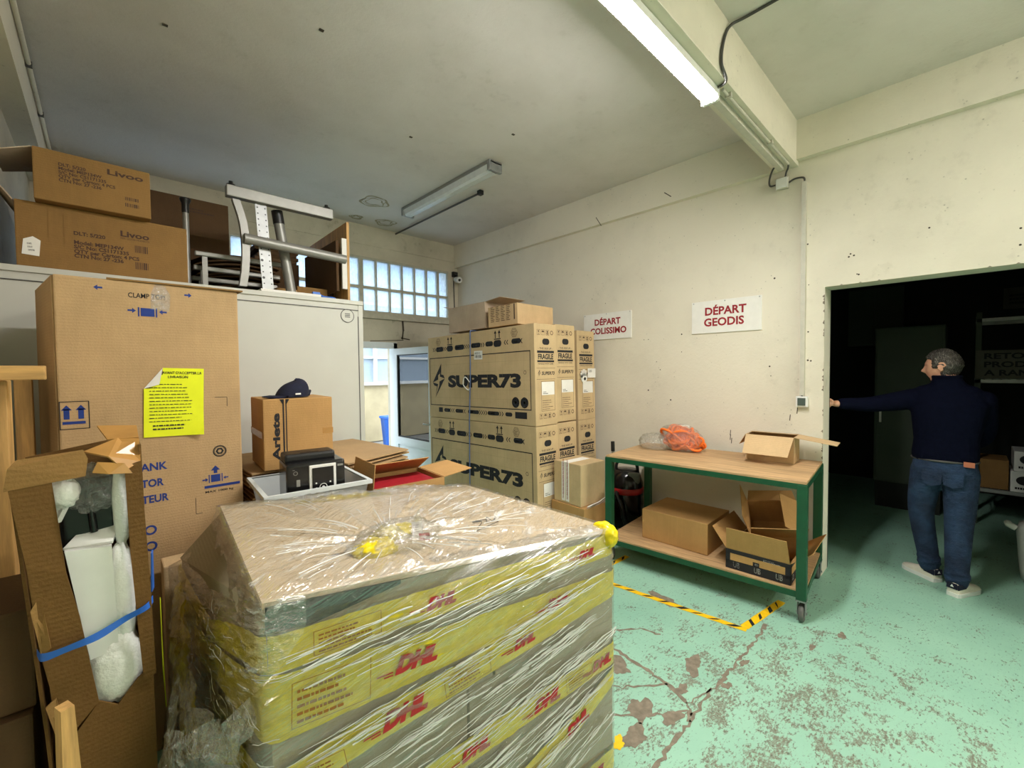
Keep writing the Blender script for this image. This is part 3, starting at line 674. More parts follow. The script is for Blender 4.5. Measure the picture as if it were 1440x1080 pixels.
def bike_prints(T, Lb, Hb):
    def go(F):
        f = F['left']; shipping_end(F['front'], T)
        f.frame(.03, .145, 1.72, .705, .009, 1)
        for i in range(1, 17): f.rect(.03 + i * .1, .155, .0312 + i * .1, .695, 4)
        for i in range(1, 6): f.rect(.04, .145 + i * .094, 1.71, .1462 + i * .094, 4)
        bolt(f, .085, .235, .25, .40, 1)
        fit_text(f, .40, .352, 1.19, .142, 'SUPER73', 1, .055, 0)
        f.ring(1.645, .50, .018, .004, 1); f.disc(1.51, .215, .052, 1); f.ring(1.51, .215, .040, .004, 0); f.disc(1.51, .215, .015, 0, 6); f.disc(1.63, .215, .052, 1); f.ring(1.63, .215, .040, .004, 0); f.disc(1.63, .215, .015, 0, 6)
        for u, v in ((.22, .885), (1.51, .885)): f.ring(u, v, .048, .004, 3, 6); f.ring(u, v, .034, .003, 3, 6); f.lines(u - .025, v - .02, .05, .04, 3, 3, 2, .4)
        for u in (.45, 1.266):
            for d in (-.03, .03): f.rect(u + d - .006, .852, u + d + .006, .925, 1); f.poly([(u + d - .02, .90), (u + d + .02, .90), (u + d, .93)], 1)
            f.rect(u - .05, .838, u + .05, .848, 1); f.pill(u - .06, .765, u + .06, .832, 1)
        chevrons(f, .10, .17, .80, 1); f.pill(.17, .772, .32, .828, 1); chevrons(f, .32, .38, .80, 1)
        f.pill(.545, .772, .72, .828, 1); chevrons(f, .72, .84, .80, 1); f.pill(.84, .778, 1.0, .828, 1); chevrons(f, 1.0, 1.08, .80, 1); f.pill(1.08, .778, 1.20, .828, 1)
        chevrons(f, 1.38, 1.46, .80, 1, -1); f.pill(1.47, .778, 1.60, .828, 1); chevrons(f, 1.61, 1.66, .80, 1, -1)
        f.rect(.20, .068, .28, .122, 1); f.pill(.31, .075, .43, .115, 1); chevrons(f, .43, .53, .095, 1, -1); f.pill(.53, .075, .67, .115, 1); chevrons(f, .67, .75, .095, 1, -1); f.pill(.76, .075, .95, .115, 1); chevrons(f, .95, 1.08, .095, 1); f.pill(1.09, .075, 1.27, .115, 1); chevrons(f, 1.27, 1.35, .095, 1); f.pill(1.36, .075, 1.46, .115, 1); f.rect(1.50, .062, 1.66, .125, 1)
        for a, b_ in ((.19, .30), (.57, .69), (.87, .97), (1.10, 1.18), (1.49, 1.58)): f.lines(a, .792, b_ - a, .02, 1, 5, 4, .6)
        for a, b_ in ((.33, .41), (.55, .65), (.79, .92), (1.12, 1.24)): f.lines(a, .087, b_ - a, .02, 1, 5, 4, .6)
    return go
M['grid'] = plain('faint_print', (158, 138, 98), .85); M['fadedink'] = plain('print_gap', (120, 110, 84), .85)
BX = [M['kraft5'], M['ink'], M['paper'], M['inkb'], M['grid'], M['fadedink']]
tilt = R(-1.1); T, LB, HB = .302, 1.774, .95
def bike_box(x0, y0, z0, label, T=T):
    e = carton('bicycle_carton', T, LB, HB, (x0 + T / 2, y0 + LB / 2, z0), 0, BX, label, 'carton', 'tall printed bicycle cartons', bike_prints(T, LB, HB), tape=False, rx=tilt)
    return e
# wooden pallet under them
def pallet(name, loc, rz, L, Wd, label, H=.14):
    e = empty(name, loc, rz, label, 'pallet')
    for i in range(5):
        b = MB(); y = -Wd / 2 + .05 + i * (Wd - .1) / 4; b.bb((-L / 2, y - .05, H - .022), (L / 2, y + .05, H)); b.build('deck_board', M['pinex'], e)
    for j in (-1, 0, 1):
        b = MB(); y = j * (Wd / 2 - .05)
        for i in (-1, 0, 1): b.box((i * (L / 2 - .07), y, .06), (.13, .1, .08))
        b.bb((-L / 2, y - .05, 0), (L / 2, y + .05, .02)); b.bb((-L / 2, y - .05, .1), (L / 2, y + .05, H - .022)); b.build('bearer', M['pinex'], e)
    return e
pallet('wooden_pallet', (3.38, 3.58, 0), R(90), 1.78, 1.06, 'low wooden pallet under the printed bicycle cartons')
bx0 = [(2.857, 2.686), (3.160, 2.70), (3.615, 2.79)]
lo = ['lower bicycle carton of the outer column, largest lettering half hidden by the wrapped pallet', 'lower bicycle carton of the middle column, its end face in view', 'lower bicycle carton of the column against the wall']
hi = ['upper bicycle carton with large lettering facing the wrapped pallet', 'upper bicycle carton of the middle column, below the small printed box', 'upper bicycle carton beside the wall, lower top than its neighbours']
for i, (x, y) in enumerate(bx0):
    dz = (0, .012, -.03)[i]
    bike_box(x, y, .158 + dz * .4, lo[i]); bike_box(x, y - (.0, .0, .0)[i] + .018, 1.112 + (0, .012, -.016)[i], hi[i])
# labels stuck to the upper outer carton, cord round the outer column
b = MB(); f = Face(b, (2.857, 2.686 + LB, 1.13), (0, -1, 0), (0, 0, 1), .004)
f.rect(.86, .635, 1.0, .725, 0); f.text(.875, .69, .03, 'BOX 3', 1, .02); f.barcode(.875, .65, .11, .03, 1, 3)
o = b.build('shipping_label', [M['paper'], M['ink']]); up_outer = [x for x in bpy.data.objects if x.get('label') == hi[0]][0]
o.parent = up_outer; o.matrix_parent_inverse = (Matrix.Translation(up_outer.location) @ Matrix.Rotation(tilt, 4, 'X')).inverted()
cb = MB(); cb.tube([(2.852, 3.66, 2.075), (2.850, 3.665, 1.55), (2.849, 3.668, 1.5), (2.850, 3.69, 1.1), (2.852, 3.70, .16)], .006, 0, 6)
cb.tube(smooth_path([(2.849, 3.668, 1.52), (2.835, 3.74, 1.58), (2.84, 3.78, 1.5), (2.845, 3.70, 1.44), (2.85, 3.667, 1.47)], 6), .005, 1, 6)
cb.tube([(2.852, 3.66, 2.075), (3.1, 3.655, 2.087)], .006, 0, 6)
M['cord'] = plain('blue_grey_cord', (92, 112, 150), .6); M['clear'] = film('clear_scrap', base=.25)
tag(cb.build('tie_cord', [M['cord'], M['paper']]), 'blue cord tied round the outer column of bicycle cartons', 'cord')
# white hand-shaped pocket and notes on the wall-side upper carton
up_wall = [x for x in bpy.data.objects if x.get('label') == hi[2]][0]; mi = (Matrix.Translation(up_wall.location) @ Matrix.Rotation(tilt, 4, 'X')).inverted()
b = MB(); f = Face(b, (3.615, 2.79 + .018, 1.06), (1, 0, 0), (0, 0, 1), .004)
for i in range(4): f.rect(.05 + i * .024, .52, .066 + i * .024, .60 - abs(i - 1.5) * .014, 0)
f.disc(.098, .50, .052, 0, 16); f.disc(.11, .49, .018, 1, 10); f.poly([(.06, .49), (.03, .55), (.045, .555), (.075, .52)], 0)
o = b.build('hand_sticker', [M['paper'], M['ink']]); o.parent = up_wall; o.matrix_parent_inverse = mi
b = MB(); f = Face(b, (3.615, 2.79 + .018, 1.06), (1, 0, 0), (0, 0, 1), .0035); f.rect(.16, .50, .30, .60, 0); f.lines(.18, .56, .08, .03, 2, 1, 4)
o = b.build('paper_note', [M['paper'], M['ink']]); o.parent = up_wall; o.matrix_parent_inverse = mi
# two small cartons on top
def rowprint(F):
    f = F['left']
    for k in range(4): f.lines(.04 + k * .075, .05, .06, .16, 9, 1, 3 + k, .45)
    f.rect(.37, .05, .385, .2, 1)
open_carton('open_carton', .40, .62, .275, (3.105, 3.80, 2.09), R(2), [M['kraft6']], 'open grey-brown carton with splayed flaps on top of the bicycle cartons, near the window', [('b', .12, 72), ('l', .17, -78), ('r', .17, -84), ('f', .22, 84)], rx=tilt)
carton('small_carton', .54, .42, .205, (3.165, 3.20, 2.092), R(2), [M['kraft2'], M['inkb']], 'pale carton with rows of small print on the bicycle cartons, nearest the signs', prints=rowprint, tape=False, rx=tilt)
# taped box in front of the stack, on a second carton
carton('carton', .40, .40, .43, (3.21, 2.46, 0), R(-3), M['kraft3'], 'brown carton on the floor under the white-taped carton', tape=False)
e = carton('carton', .335, .33, .375, (3.19, 2.47, .432), R(-4), M['kraft5'], 'olive-brown carton sealed with white printed tape, in front of the bicycle cartons', tape=False)
t = MB()
for x0, x1 in ((.10, .14), (.15, .19)):
    t.bb((-.170, -x1 + .165, .02), (-.1665, -x0 + .165, .375)); f = Face(t, (-.170, .165, 0), (0, -1, 0), (0, 0, 1)); 
    for k in range(9): f.text(x0 + .027, .04 + k * .037, .018, 'FRAGILE', 1, .02, rot=PI / 2)
t.bb((-.17, -.025, .374), (.12, .065, .377)); t.build('printed_tape', [M['paper'], M['red']], e)
t = MB()
for k in range(5): t.tube([(3.03, 2.29 - .008 * k, .40 + .012 * k), (3.2, 2.275 - .004 * k, .415 + .01 * k), (3.4, 2.262, .45 + .012 * k)], .005, k % 2, 6)
tag(t.build('packing_strap', [M['paper'], plain('pink_strap', (196, 150, 140), .6)]), 'loose white and pink packing straps across the brown carton', 'strap')

# ---------------------------------------------------------------- white enclosure and what lies on top
e = empty('white_enclosure', (0, 3.25, 0), 0, 'tall cream-white panelled enclosure behind the tall carton', 'enclosure'); UZ = 2.195
b = MB(); b.bb((-.415, 0, 0), (1.44, 2.0, UZ - .03)); b.build('panel_body', M['cream'], e)
b = MB(); b.bb((-.415, -.012, UZ - .03), (1.475, 2.0, UZ)); b.bb((-.415, -.006, UZ - .075), (1.44, .0, UZ - .07), 1); b.build('top_edge', [M['cream'], M['cable']], e)
b = MB(); b.bb((1.44, -.004, 0), (1.475, 2.0, UZ - .03)); b.bb((1.436, -.006, .1), (1.44, 0, UZ - .12), 1); b.build('corner_post', [M['cream'], M['cable']], e)
b = MB(); f = Face(b, (1.354, 0, 2.075), (1, 0, 0), (0, 0, 1), .003); f.ring(0, 0, .052, .005, 1, 30); f.disc(0, 0, .046, 0, 26); f.rect(-.02, -.012, .02, -.006, 1, .001); f.rect(-.02, .0, .02, .006, 1, .001); f.rect(-.02, .012, .02, .018, 1, .001)
b.build('round_vent', [M['cream'], M['cable']], e)
k = 3.25 / 3.1
def S(p): return (p[0] * k, p[1] * k, 1.65 + (p[2] - 1.65) * k)
def livoo(lines, big):
    def go(F):
        f = F['front']
        if big:
            fit_text(f, .395, .235, .125, .033, 'Livoo', 1, .03); fit_text(f, .395, .222, .125, .008, 'FEEL GOOD MOMENTS', 1)
            for i, s in enumerate(('DLT: 5/220', 'Model: MEP134W', 'S/C No: CS1171335', 'QTY per Carton: 4 PCS', 'CTN No: 27 -236')): f.text(.207, .205 - (0 if i == 0 else .024) - i * .024, .027, s, 1, .035)
            f.barcode(.455, .155, .06, .04, 1, 2); f.barcode(.455, .06, .06, .04, 1, 5)
        else:
            fit_text(f, .275, .20, .15, .03, 'Livoo', 1, .03)
            for i, s in enumerate(('DLT: 5/220', 'Model: MEP134W', 'S/C No: CS1171335', 'QTY per Carton: 4 PCS', 'CTN No: 27 -236')): f.text(.09, .19 - i * .02, .022, s, 1, .03)
            f.barcode(.345, .08, .06, .018, 1, 2); f.barcode(.345, .045, .06, .02, 1, 5)
    return go
e = carton('carton', .70, .42, .343, (.037, 3.30 + .21 + .01, UZ), R(1.5), [M['kraft4'], M['inkb']], 'wide brown carton with white side label on the enclosure, under the smaller one', prints=livoo(None, True), tape=False)
b = MB(); f = Face(b, (-.33, -.21, .06), (1, 0, .1), (-.1, 0, 1), .003); f.poly([(0, .01), (.06, 0), (.075, .08), (.05, .10), (.015, .085)], 0); f.lines(.025, .025, .025, .05, 3, 1, 4)
b.build('paper_label', [M['paper'], M['ink']], e)
b = MB(); f = Face(b, (-.2, -.21, .10), (1, 0, 0), (0, 0, 1), .002); f.rect(-.035, .05, -.019, .235, 0); f.rect(.022, .01, .04, .235, 0); b.build('brown_tape', M['kraft4'], e)
f = MB(); f.panel([(-.355, -.2, .34), (-.355, .2, .34), (-.43, .2, .47), (-.43, -.2, .45)], .005); f.build('flap', M['kraft6'], e)
e = carton('carton', .455, .40, .262, (-.01, 3.20 + .215 + .03, UZ + .345), R(1.0), [M['kraft4'], M['inkb']], 'smaller brown carton on top of the wide carton, just below the ceiling corner', prints=livoo(None, False), tape=False)
f = MB(); f.panel([(-.23, -.19, .26), (-.23, .19, .26), (-.36, .19, .22), (-.36, -.19, .20)], .005); f.build('flap', M['kraft6'], e)
# upended table frame
e = empty('table_frame', S((.9, 3.16, 2.194)), 0, 'grey steel table underframe standing on the enclosure, perforated plate in the middle', 'table frame'); ox, oy, oz = S((.9, 3.16, 2.194))
def L_(p, dy=0): q = S(p); return (q[0] - ox, q[1] - oy + dy, q[2] - oz)
b = MB(); A, B_ = L_((.574, 3.15, 2.775)), L_((1.22, 3.15, 2.783)); b.bb((A[0], -.03, A[2] - .036), (B_[0], .03, A[2] + .036), 0, None, .006); b.build('top_bar', M['greysteel'], e)
b = MB(); b.tube(smooth_path([(B_[0] - .28, .03, A[2] + .03), (B_[0] - .15, .16, A[2] + .05), (B_[0] - .05, .22, A[2] + .045)], 6), .016, 0, 8); b.build('curved_rail', M['greysteel'], e)
for x in (A[0] + .03, B_[0] - .04, B_[0] - .08):
    b = MB(); y = .2 if x == B_[0] - .08 else 0; b.lathe([(.022, 0), (.026, .004), (.026, .02), (.012, .024), (.012, .04)], 0, 12, Matrix.Translation((x, y, A[2] + .026 + (.03 if y else 0)))); b.build('foot_cap', M['black'], e)
b = MB(); P = [L_((.625, 3.15, 2.73)), L_((.66, 3.15, 2.60)), L_((.672, 3.15, 2.45)), L_((.665, 3.15, 2.3)), L_((.65, 3.15, 2.197))]
P = smooth_path(P, 5); vs = []
for p in P: vs += [(p.x - .022, -.02, p.z), (p.x + .022, -.02, p.z), (p.x + .022, .02, p.z), (p.x - .022, .02, p.z)]
fs = [(4 * i + j, 4 * i + (j + 1) % 4, 4 * i + 4 + (j + 1) % 4, 4 * i + 4 + j) for i in range(len(P) - 1) for j in range(4)]
b.add(vs, fs, 0, False); b.add(vs[:4], [(3, 2, 1, 0)]); b.add(vs[-4:], [(0, 1, 2, 3)]); b.build('curved_leg', M['greysteel'], e)
b = MB(); q1, q2 = L_((.764, 3.15, 2.745)), L_((.796, 3.15, 2.197)); xs = (q1[0], q2[0]); b.panel([(q2[0] - .033, .01, q2[2]), (q2[0] + .037, .01, q2[2]), (q1[0] + .037, .01, q1[2]), (q1[0] - .033, .01, q1[2])], .004)
for i in range(14):
    t_ = .05 + i * .068; x = q1[0] + (q2[0] - q1[0]) * t_; z = q1[2] + (q2[2] - q1[2]) * t_
    for d in (-.02, .026): Face(b, (x + d, .008, z), (1, 0, 0), (0, 0, 1), .001).disc(0, 0, .009 if (i in (9, 12) and d < 0) else .005, 1, 8)
b.build('perforated_plate', [M['galv'], M['black']], e)
b = MB(); p1, p2 = L_((.885, 3.15, 2.74)), L_((.965, 3.15, 2.198)); b.tube([(p1[0], .10, p1[2]), (p2[0], .10, p2[2] + .002)], .034, 0, 14); b.tube([(p1[0], .10, p1[2] + .01), (p1[0] + .012, .10, p1[2] - .08)], .037, 1, 14); b.build('round_leg', [M['greysteel'], M['black']], e)
b = MB(); p1, p2 = L_((.66, 3.15, 2.485)), L_((1.30, 3.15, 2.475)); b.tube([(p1[0], -.03, p1[2] + .01), (p2[0], -.03, p2[2] - .008)], .033, 0, 14); b.build('cross_tube', M['greysteel'], e)
e = empty('steel_pole', (.425, 3.62, UZ), 0, 'thin steel pole with a black cap behind the wide carton', 'pole')
b = MB(); b.tube([(0, 0, 0), (0, 0, .56)], .018, 0, 12); b.build('pole', M['greysteel'], e)
b = MB(); b.lathe([(.021, .53), (.021, .59), (.026, .60), (.032, .615), (.032, .625), (.02, .63)], 0, 14); b.build('cap', M['black'], e)
carton('large_carton', .82, .5, .83, (.37, 4.46, UZ), 0, [M['kdark'], M['inkb']], 'large dull brown carton standing at the back of the enclosure roof', tape=False, prints=lambda F: F['front'].lines(.52, .72, .2, .04, 2, 1, 3, .6))
for i in range(3):   # rails lying behind the frame
    b = MB(); z = (2.44, 2.36, 2.30)[i]; b.bb((.46, 3.55 + .08 * i, z), (1.0, 3.59 + .08 * i, z + .03), 0, None, .006); b.bb((.5, 3.56 + .08 * i, UZ), (.53, 3.58 + .08 * i, z)); b.bb((.9, 3.56 + .08 * i, UZ), (.93, 3.58 + .08 * i, z))
    tag(b.build('steel_rail', M['greysteel']), ('upper steel rail behind the table frame', 'middle steel rail behind the table frame', 'lowest steel rail behind the table frame')[i], 'rail')
q = random.Random(5)
for i in range(9):
    b = MB(); z = UZ + .02 + i * .03; sag = .06; x0, x1 = .47 + q.uniform(-.03, .03), 1.02 + q.uniform(-.04, .05); n = 8
    top = [(x0 + (x1 - x0) * j / n, z + sag * math.sin(PI * j / n * .8) - (.02 if j == 0 else 0)) for j in range(n + 1)]
    vs = []
    for x, zz in top: vs += [(x, 3.76, zz), (x, 4.12, zz), (x, 4.12, zz + .012), (x, 3.76, zz + .012)]
    b.add(vs, [(4 * i_ + j, 4 * i_ + (j + 1) % 4, 4 * i_ + 4 + (j + 1) % 4, 4 * i_ + 4 + j) for i_ in range(n) for j in range(4)]); b.add(vs[:4], [(3, 2, 1, 0)]); b.add(vs[-4:], [(0, 1, 2, 3)])
    tag(b.build('flattened_carton', M['kdark']), 'dark flattened carton in the sagging pile behind the table frame', 'flattened carton', 'dark flattened cartons on the enclosure')
for i in range(6):
    b = MB(); z = UZ + .42 + i * .028; b.bb((.95 + .02 * (i % 3), 4.15, z), (1.28 + .015 * (i % 2), 4.6, z + .026)); tag(b.build('flattened_carton', M['kdark']), 'dark flattened carton in the high pile beside the leaning board', 'flattened carton', 'dark flattened cartons in the high pile')
carton('carton', .36, .44, .42, (1.12, 4.375, UZ), 0, M['kdark'], 'dull carton carrying the high pile of flattened cartons', tape=False)
e = empty('wooden_board', (1.452, 3.44, UZ), 0, 'upright wooden board with a white strip at the end of the enclosure roof', 'board')
b = MB(); b.panel([(0, 0, 0), (0, .85, 0), (0, .85, .64), (0, 0, .655)], .02); b.build('board', M['pine'], e)
b = MB(); b.bb((-.05, .0, .12), (-.012, .02, .52)); b.build('white_strip', M['paper'], e)
b = MB(); b.bb((-.09, .02, .1), (-.07, .75, .5)); b.bb((-.07, .3, .1), (-.011, .34, .5)); b.build('backing', M['kdark'], e)
carton('small_carton', .15, .2, .09, (1.02, 3.66, UZ), R(3), M['kraft3'], 'small brown carton under the steel tube on the enclosure roof', tape=False)
carton('small_carton', .24, .28, .135, (1.23, 3.78, UZ), R(4), M['kraft4'], 'small brown carton against the leaning board', tape=False)
b = MB(); b.bb((.78, 3.27, UZ), (1.17, 3.5, UZ + .022), 0); tag(b.build('white_sheet', M['paper']), 'stack of white sheets on the enclosure roof edge', 'paper')
b = MB(); b.tube(smooth_path([(1.15, 3.28, UZ + .03), (1.2, 3.3, UZ + .014), (1.27, 3.29, UZ + .01), (1.3, 3.35, UZ + .01)]), .008, 0, 8); b.box((1.14, 3.285, UZ + .03), (.05, .025, .018), 0); tag(b.build('cable', M['bluestrap']), 'blue plug and cable on the enclosure roof edge', 'cable')

# ---------------------------------------------------------------- tall carton with the yellow notice
def tallprint(F):
    f = F['front']; fit_text(f, .214, 1.968, .12, .021, 'CLAMP TOP!', 2, .015)
    for x, d in ((.123, -1), (.416, 1)): arrow(f, x, 1.998, .024, d, 1)
    f.rect(.252, 1.893, .297, 1.928, 1); f.rect(.243, 1.891, .248, 1.93, 1); f.rect(.301, 1.891, .306, 1.93, 1); arrow(f, .225, 1.915, .024, 1, 1); arrow(f, .324, 1.915, .024, -1, 1)
    f.frame(.002, 1.435, .086, 1.545, .003, 2)
    for x in (.022, .062): f.rect(x - .008, 1.475, x + .008, 1.515, 1); f.poly([(x - .015, 1.510), (x + .015, 1.510), (x, 1.530)], 1)
    f.rect(.010, 1.455, .074, 1.466, 1)
    for (x0, x1, z0), s in zip(((.232, .322, 1.233), (.233, .308, 1.163), (.233, .323, 1.094)), ('ANK', 'TOR', 'TEUR')): fit_text(f, x0, z0, x1 - x0, .034, s, 1, .03)
    for z in (.978, .908): f.ring(.258, z, .021, .008, 1)
    f.ring(.515, 1.285, .027, .004, 2); f.ring(.515, 1.285, .016, .008, 2, 6); f.ring(.515, 1.285, .022, .002, 2)
    f.rect(.452, 1.118, .592, 1.130, 1); f.rect(.478, 1.144, .514, 1.178, 1); f.rect(.469, 1.142, .473, 1.180, 1); f.rect(.519, 1.142, .523, 1.180, 1); f.rect(.489, 1.184, .503, 1.20, 1); f.poly([(.478, 1.198), (.514, 1.198), (.496, 1.22)], 1)
    arrow(f, .457, 1.158, .02, 1, 1); arrow(f, .535, 1.158, .018, -1, 1); fit_text(f, .455, 1.093, .11, .013, 'MAX 1000 kg', 2, .015)
    f.line(.418, 1.01, .418, 1.084, .002, 2); f.line(.418, 1.01, .442, 1.01, .002, 2); f.line(.55, 1.537, .55, 1.493, .002, 2); f.line(.502, 1.537, .55, 1.537, .002, 2)
def arrow(f, x, y, s, d, m):
    f.rect(x - d * s * .6, y - s * .15, x, y + s * .15, m) if d > 0 else f.rect(x, y - s * .15, x - d * s * .6, y + s * .15, m)
    f.poly([(x, y - s * .45), (x + d * s * .5, y), (x, y + s * .45)] if d > 0 else [(x, y + s * .45), (x + d * s * .5, y), (x, y - s * .45)], m)
TW, TD, THh = .605, .60, 2.035
e = carton('tall_carton', TW, TD, THh, (.168, 2.4 + TD / 2, 0), 0, [M['kraft'], M['blue'], M['ink']], 'tall brown carton with blue markings and a fluorescent yellow notice', prints=tallprint, tape=False)
f = MB(); f.panel([(-TW / 2 - .002, -.29, .02), (-TW / 2 - .085, .12, .02), (-TW / 2 - .075, .12, 2.02), (-TW / 2 - .002, -.29, 2.03)], .006); f.build('side_flap', M['kraft'], e)
f = MB(); f.panel([(-TW / 2 + .15, -TD / 2 - .004, THh + .003), (TW / 2 + .02, -TD / 2 - .012, THh + .004), (TW / 2 + .02, 0, THh + .02), (-TW / 2 + .15, 0, THh + .02)], .007); f.build('top_flap', M['kraft4'], e)
b = MB(); f = Face(b, (0, -TD / 2, 0), (1, 0, 0), (0, 0, 1), .0015); f.poly([(-.018, 1.925), (.045, 1.92), (.05, 1.99), (.03, 2.03), (.0, 2.034), (-.016, 1.99)], 0); b.build('clear_tape', film('clear_tape', base=.22, haze=.6, sc=20), e)
# notice: a sheet with a folded top corner and a curling bottom corner
b = MB(); f = Face(b, (-TW / 2, -TD / 2, 0), (1, 0, -.03), (.03, 0, 1), .003)
nx, ny, nw, nh = .205, 1.385, .208, .298; g = 10; vs = []; fs = []
for j in range(g + 1):
    for i in range(g + 1):
        u, v = i / g, j / g; lift = .02 * max(0, u - .55) ** 2 * max(0, .35 - v) * 12 + .0015; vs.append((nx + u * nw, ny + v * nh, lift))
for j in range(g):
    for i in range(g):
        if i - 0 < 3 and j > 6 and (i + (g - j)) < 3.5: continue
        fs.append((j * (g + 1) + i, j * (g + 1) + i + 1, (j + 1) * (g + 1) + i + 1, (j + 1) * (g + 1) + i))
b.add(vs, fs, 0, False, f.M); b.add([(nx, ny + nh * .7, .002), (nx + nw * .3, ny + nh, .002), (nx + nw * .24, ny + nh * .76, .016)], [(0, 1, 2)], 2, False, f.M)
ff = Face(b, (-TW / 2, -TD / 2, 0), (1, 0, -.03), (.03, 0, 1), .0062)
fit_text(ff, nx + .06, ny + nh - .026, .14, .012, "AVANT D'ACCEPTER LA", 1, .015); fit_text(ff, nx + .08, ny + nh - .044, .07, .011, 'LIVRAISON', 1, .015)
ff.lines(nx + .018, ny + .065, .17, .175, 12, 1, 8, .2); ff.lines(nx + .03, ny + .03, .145, .03, 2, 1, 9, .4)
b.build('yellow_notice', [M['yellow'], M['ink'], M['paper']], e)

# ---------------------------------------------------------------- printed carton, cap, tray, flattened stack
carton('large_carton', .45, .96, .955, (.705, 2.66, 0), 0, M['kraft4'], 'large carton standing under the plastic tray and the lettered carton', tape=False)
carton('large_carton', .45, .80, .955, (1.178, 2.75, 0), 0, M['kraft4'], 'large carton standing under the edge of the flattened carton stack', tape=False)
q = random.Random(3); nst = 9
for i in range(nst):
    b = MB(); z = .958 + i * .0215; d = q.uniform(-.02, .02); a = R(q.uniform(-2, 2)) if i < nst - 1 else 0
    c = Vector((.99, 2.76)); pts = [(.96, 2.335), (1.41 + d, 2.47 + d), (1.345 + d, 3.17), (.50, 3.10), (.52, 2.45), (.945, 2.44)]
    if i < 5: pts = [(.97, 2.34), (1.43 + d * 2, 2.55 + d), (1.40 + d * 2, 3.10), (.52, 3.06), (.53, 2.46), (.945, 2.45)]
    P = [(c.x + (x - c.x) * math.cos(a) - (y - c.y) * math.sin(a), c.y + (x - c.x) * math.sin(a) + (y - c.y) * math.cos(a), z + .009 + (0.006 * q.random() if n_ in (1, 2) else 0)) for n_, (x, y) in enumerate(pts)]
    b.panel(P, .009)
    tag(b.build('flattened_carton', M['kraft'] if i > 3 else M['kraft3']), 'topmost flattened carton of the stack behind the open red box' if i == nst - 1 else 'flattened brown carton in the stack beside the half-open glazed door', 'flattened carton', None if i == nst - 1 else 'flattened cartons behind the wrapped pallet')
def ariete(F):
    f = F['front']
    fit_text(f, .075, .045, .245, .035, 'Ariete', 1, .045, rot=PI / 2)
    f.rect(.089, .0, .096, .36, 1); f.rect(.103, .0, .108, .36, 1)
    f.poly([(.089, .335), (.096, .335), (.093, .36), (.075, .36)], 1); f.poly([(.103, .335), (.108, .335), (.122, .36), (.106, .36)], 1)
e = carton('carton', .335, .36, .362, (.748, 2.585, 1.152), R(-4), [M['kraft3'], M['ink']], 'brown carton with black vertical lettering, a cap on top', prints=ariete, tape=False)
b = MB(); b.bb((.115, -.1815, .165), (.169, -.179, .195)); b.bb((-.1695, -.16, .16), (-.166, .18, .195)); b.build('packing_tape', M['tape'], e)
# baseball cap
e = empty('baseball_cap', (.73, 2.50, 1.5155), R(8), 'navy baseball cap lying on the lettered carton', 'cap')
b = MB(); n, kk = 24, 9; vs = []; fs = []
for i in range(kk + 1):
    t = PI / 2 * i / kk
    for j in range(n):
        a = 2 * PI * j / n; x = math.cos(a) * .085 * math.cos(t) ** .8; y = math.sin(a) * .07 * math.cos(t) ** .8; z = .088 * math.sin(t) * (1 + .12 * math.cos(a)) + .004
        vs.append((x + .02 * math.sin(t), y, z))
for i in range(kk):
    for j in range(n): fs.append((i * n + j, i * n + (j + 1) % n, (i + 1) * n + (j + 1) % n, (i + 1) * n + j))
b.add(vs, fs, 0, True); b.build('crown', M['navy'], e)
b = MB(); vs = []; n = 14
for rr, dz in ((.0, .0), (.5, .004), (1.0, .001)):
    for j in range(n + 1):
        a = PI / 2 + PI * j / n; vs.append((-.045 + math.cos(a) * (.03 + .075 * rr), math.sin(a) * (.066 + .0 * rr) * (1 - .15 * rr), .012 + dz - .010 * rr + .010 * (1 - abs(math.sin(a))) * rr))
fs = [(r_ * (n + 1) + j, r_ * (n + 1) + j + 1, (r_ + 1) * (n + 1) + j + 1, (r_ + 1) * (n + 1) + j) for r_ in range(2) for j in range(n)]
b.add(vs, fs, 0, True); b.add([(x, y, z - .004) for x, y, z in vs], [f_[::-1] for f_ in fs], 0, True); b.build('peak', M['navy'], e)
b = MB(); b.ball((.022, 0, .094), (.008, .008, .004), 0, 10, 6); b.build('top_button', M['navy'], e)
b = MB(); b.tube([(.075, -.03, .012), (.098, 0, .03), (.085, .03, .012)], .008, 0, 8); b.build('back_strap', M['navy'], e)
b = MB(); b.box((-.005, -.0735, .02), (.028, .004, .008), 0, TR(rz=.05)); b.build('badge', M['paper'], e)
# translucent storage tray with a coffee machine in it
M['clearplastic'] = plain('milky_plastic', (214, 220, 220), .25, var=.03)
def milky():
    m, nt, b = newmat('milky_plastic_wall'); b.inputs['Base Color'].default_value = (.75, .79, .8, 1); b.inputs['Roughness'].default_value = .25; b.inputs['Alpha'].default_value = .55; return m
M['milky'] = milky()
e = empty('storage_tray', (.705, 2.19, .957), R(-4), 'translucent plastic storage tray behind the wrapped pallet', 'tray')
tl2, tw2, th2 = .43, .42, .17
b = MB(); s = .03
def loop(x, y, z): return [(-x, -y, z), (x, -y, z), (x, y, z), (-x, y, z)]
vs = loop(tl2 / 2 - s, tw2 / 2 - s, 0) + loop(tl2 / 2, tw2 / 2, th2) + loop(tl2 / 2 - .004, tw2 / 2 - .004, th2) + loop(tl2 / 2 - s - .003, tw2 / 2 - s - .003, .004)
fs = [(3, 2, 1, 0), (12, 13, 14, 15)] + [(4 * r_ + j, 4 * r_ + (j + 1) % 4, 4 * r_ + 4 + (j + 1) % 4, 4 * r_ + 4 + j) for r_ in (0, 1, 2) for j in range(4)]
b.add(vs, fs); b.build('tray_body', M['milky'], e)
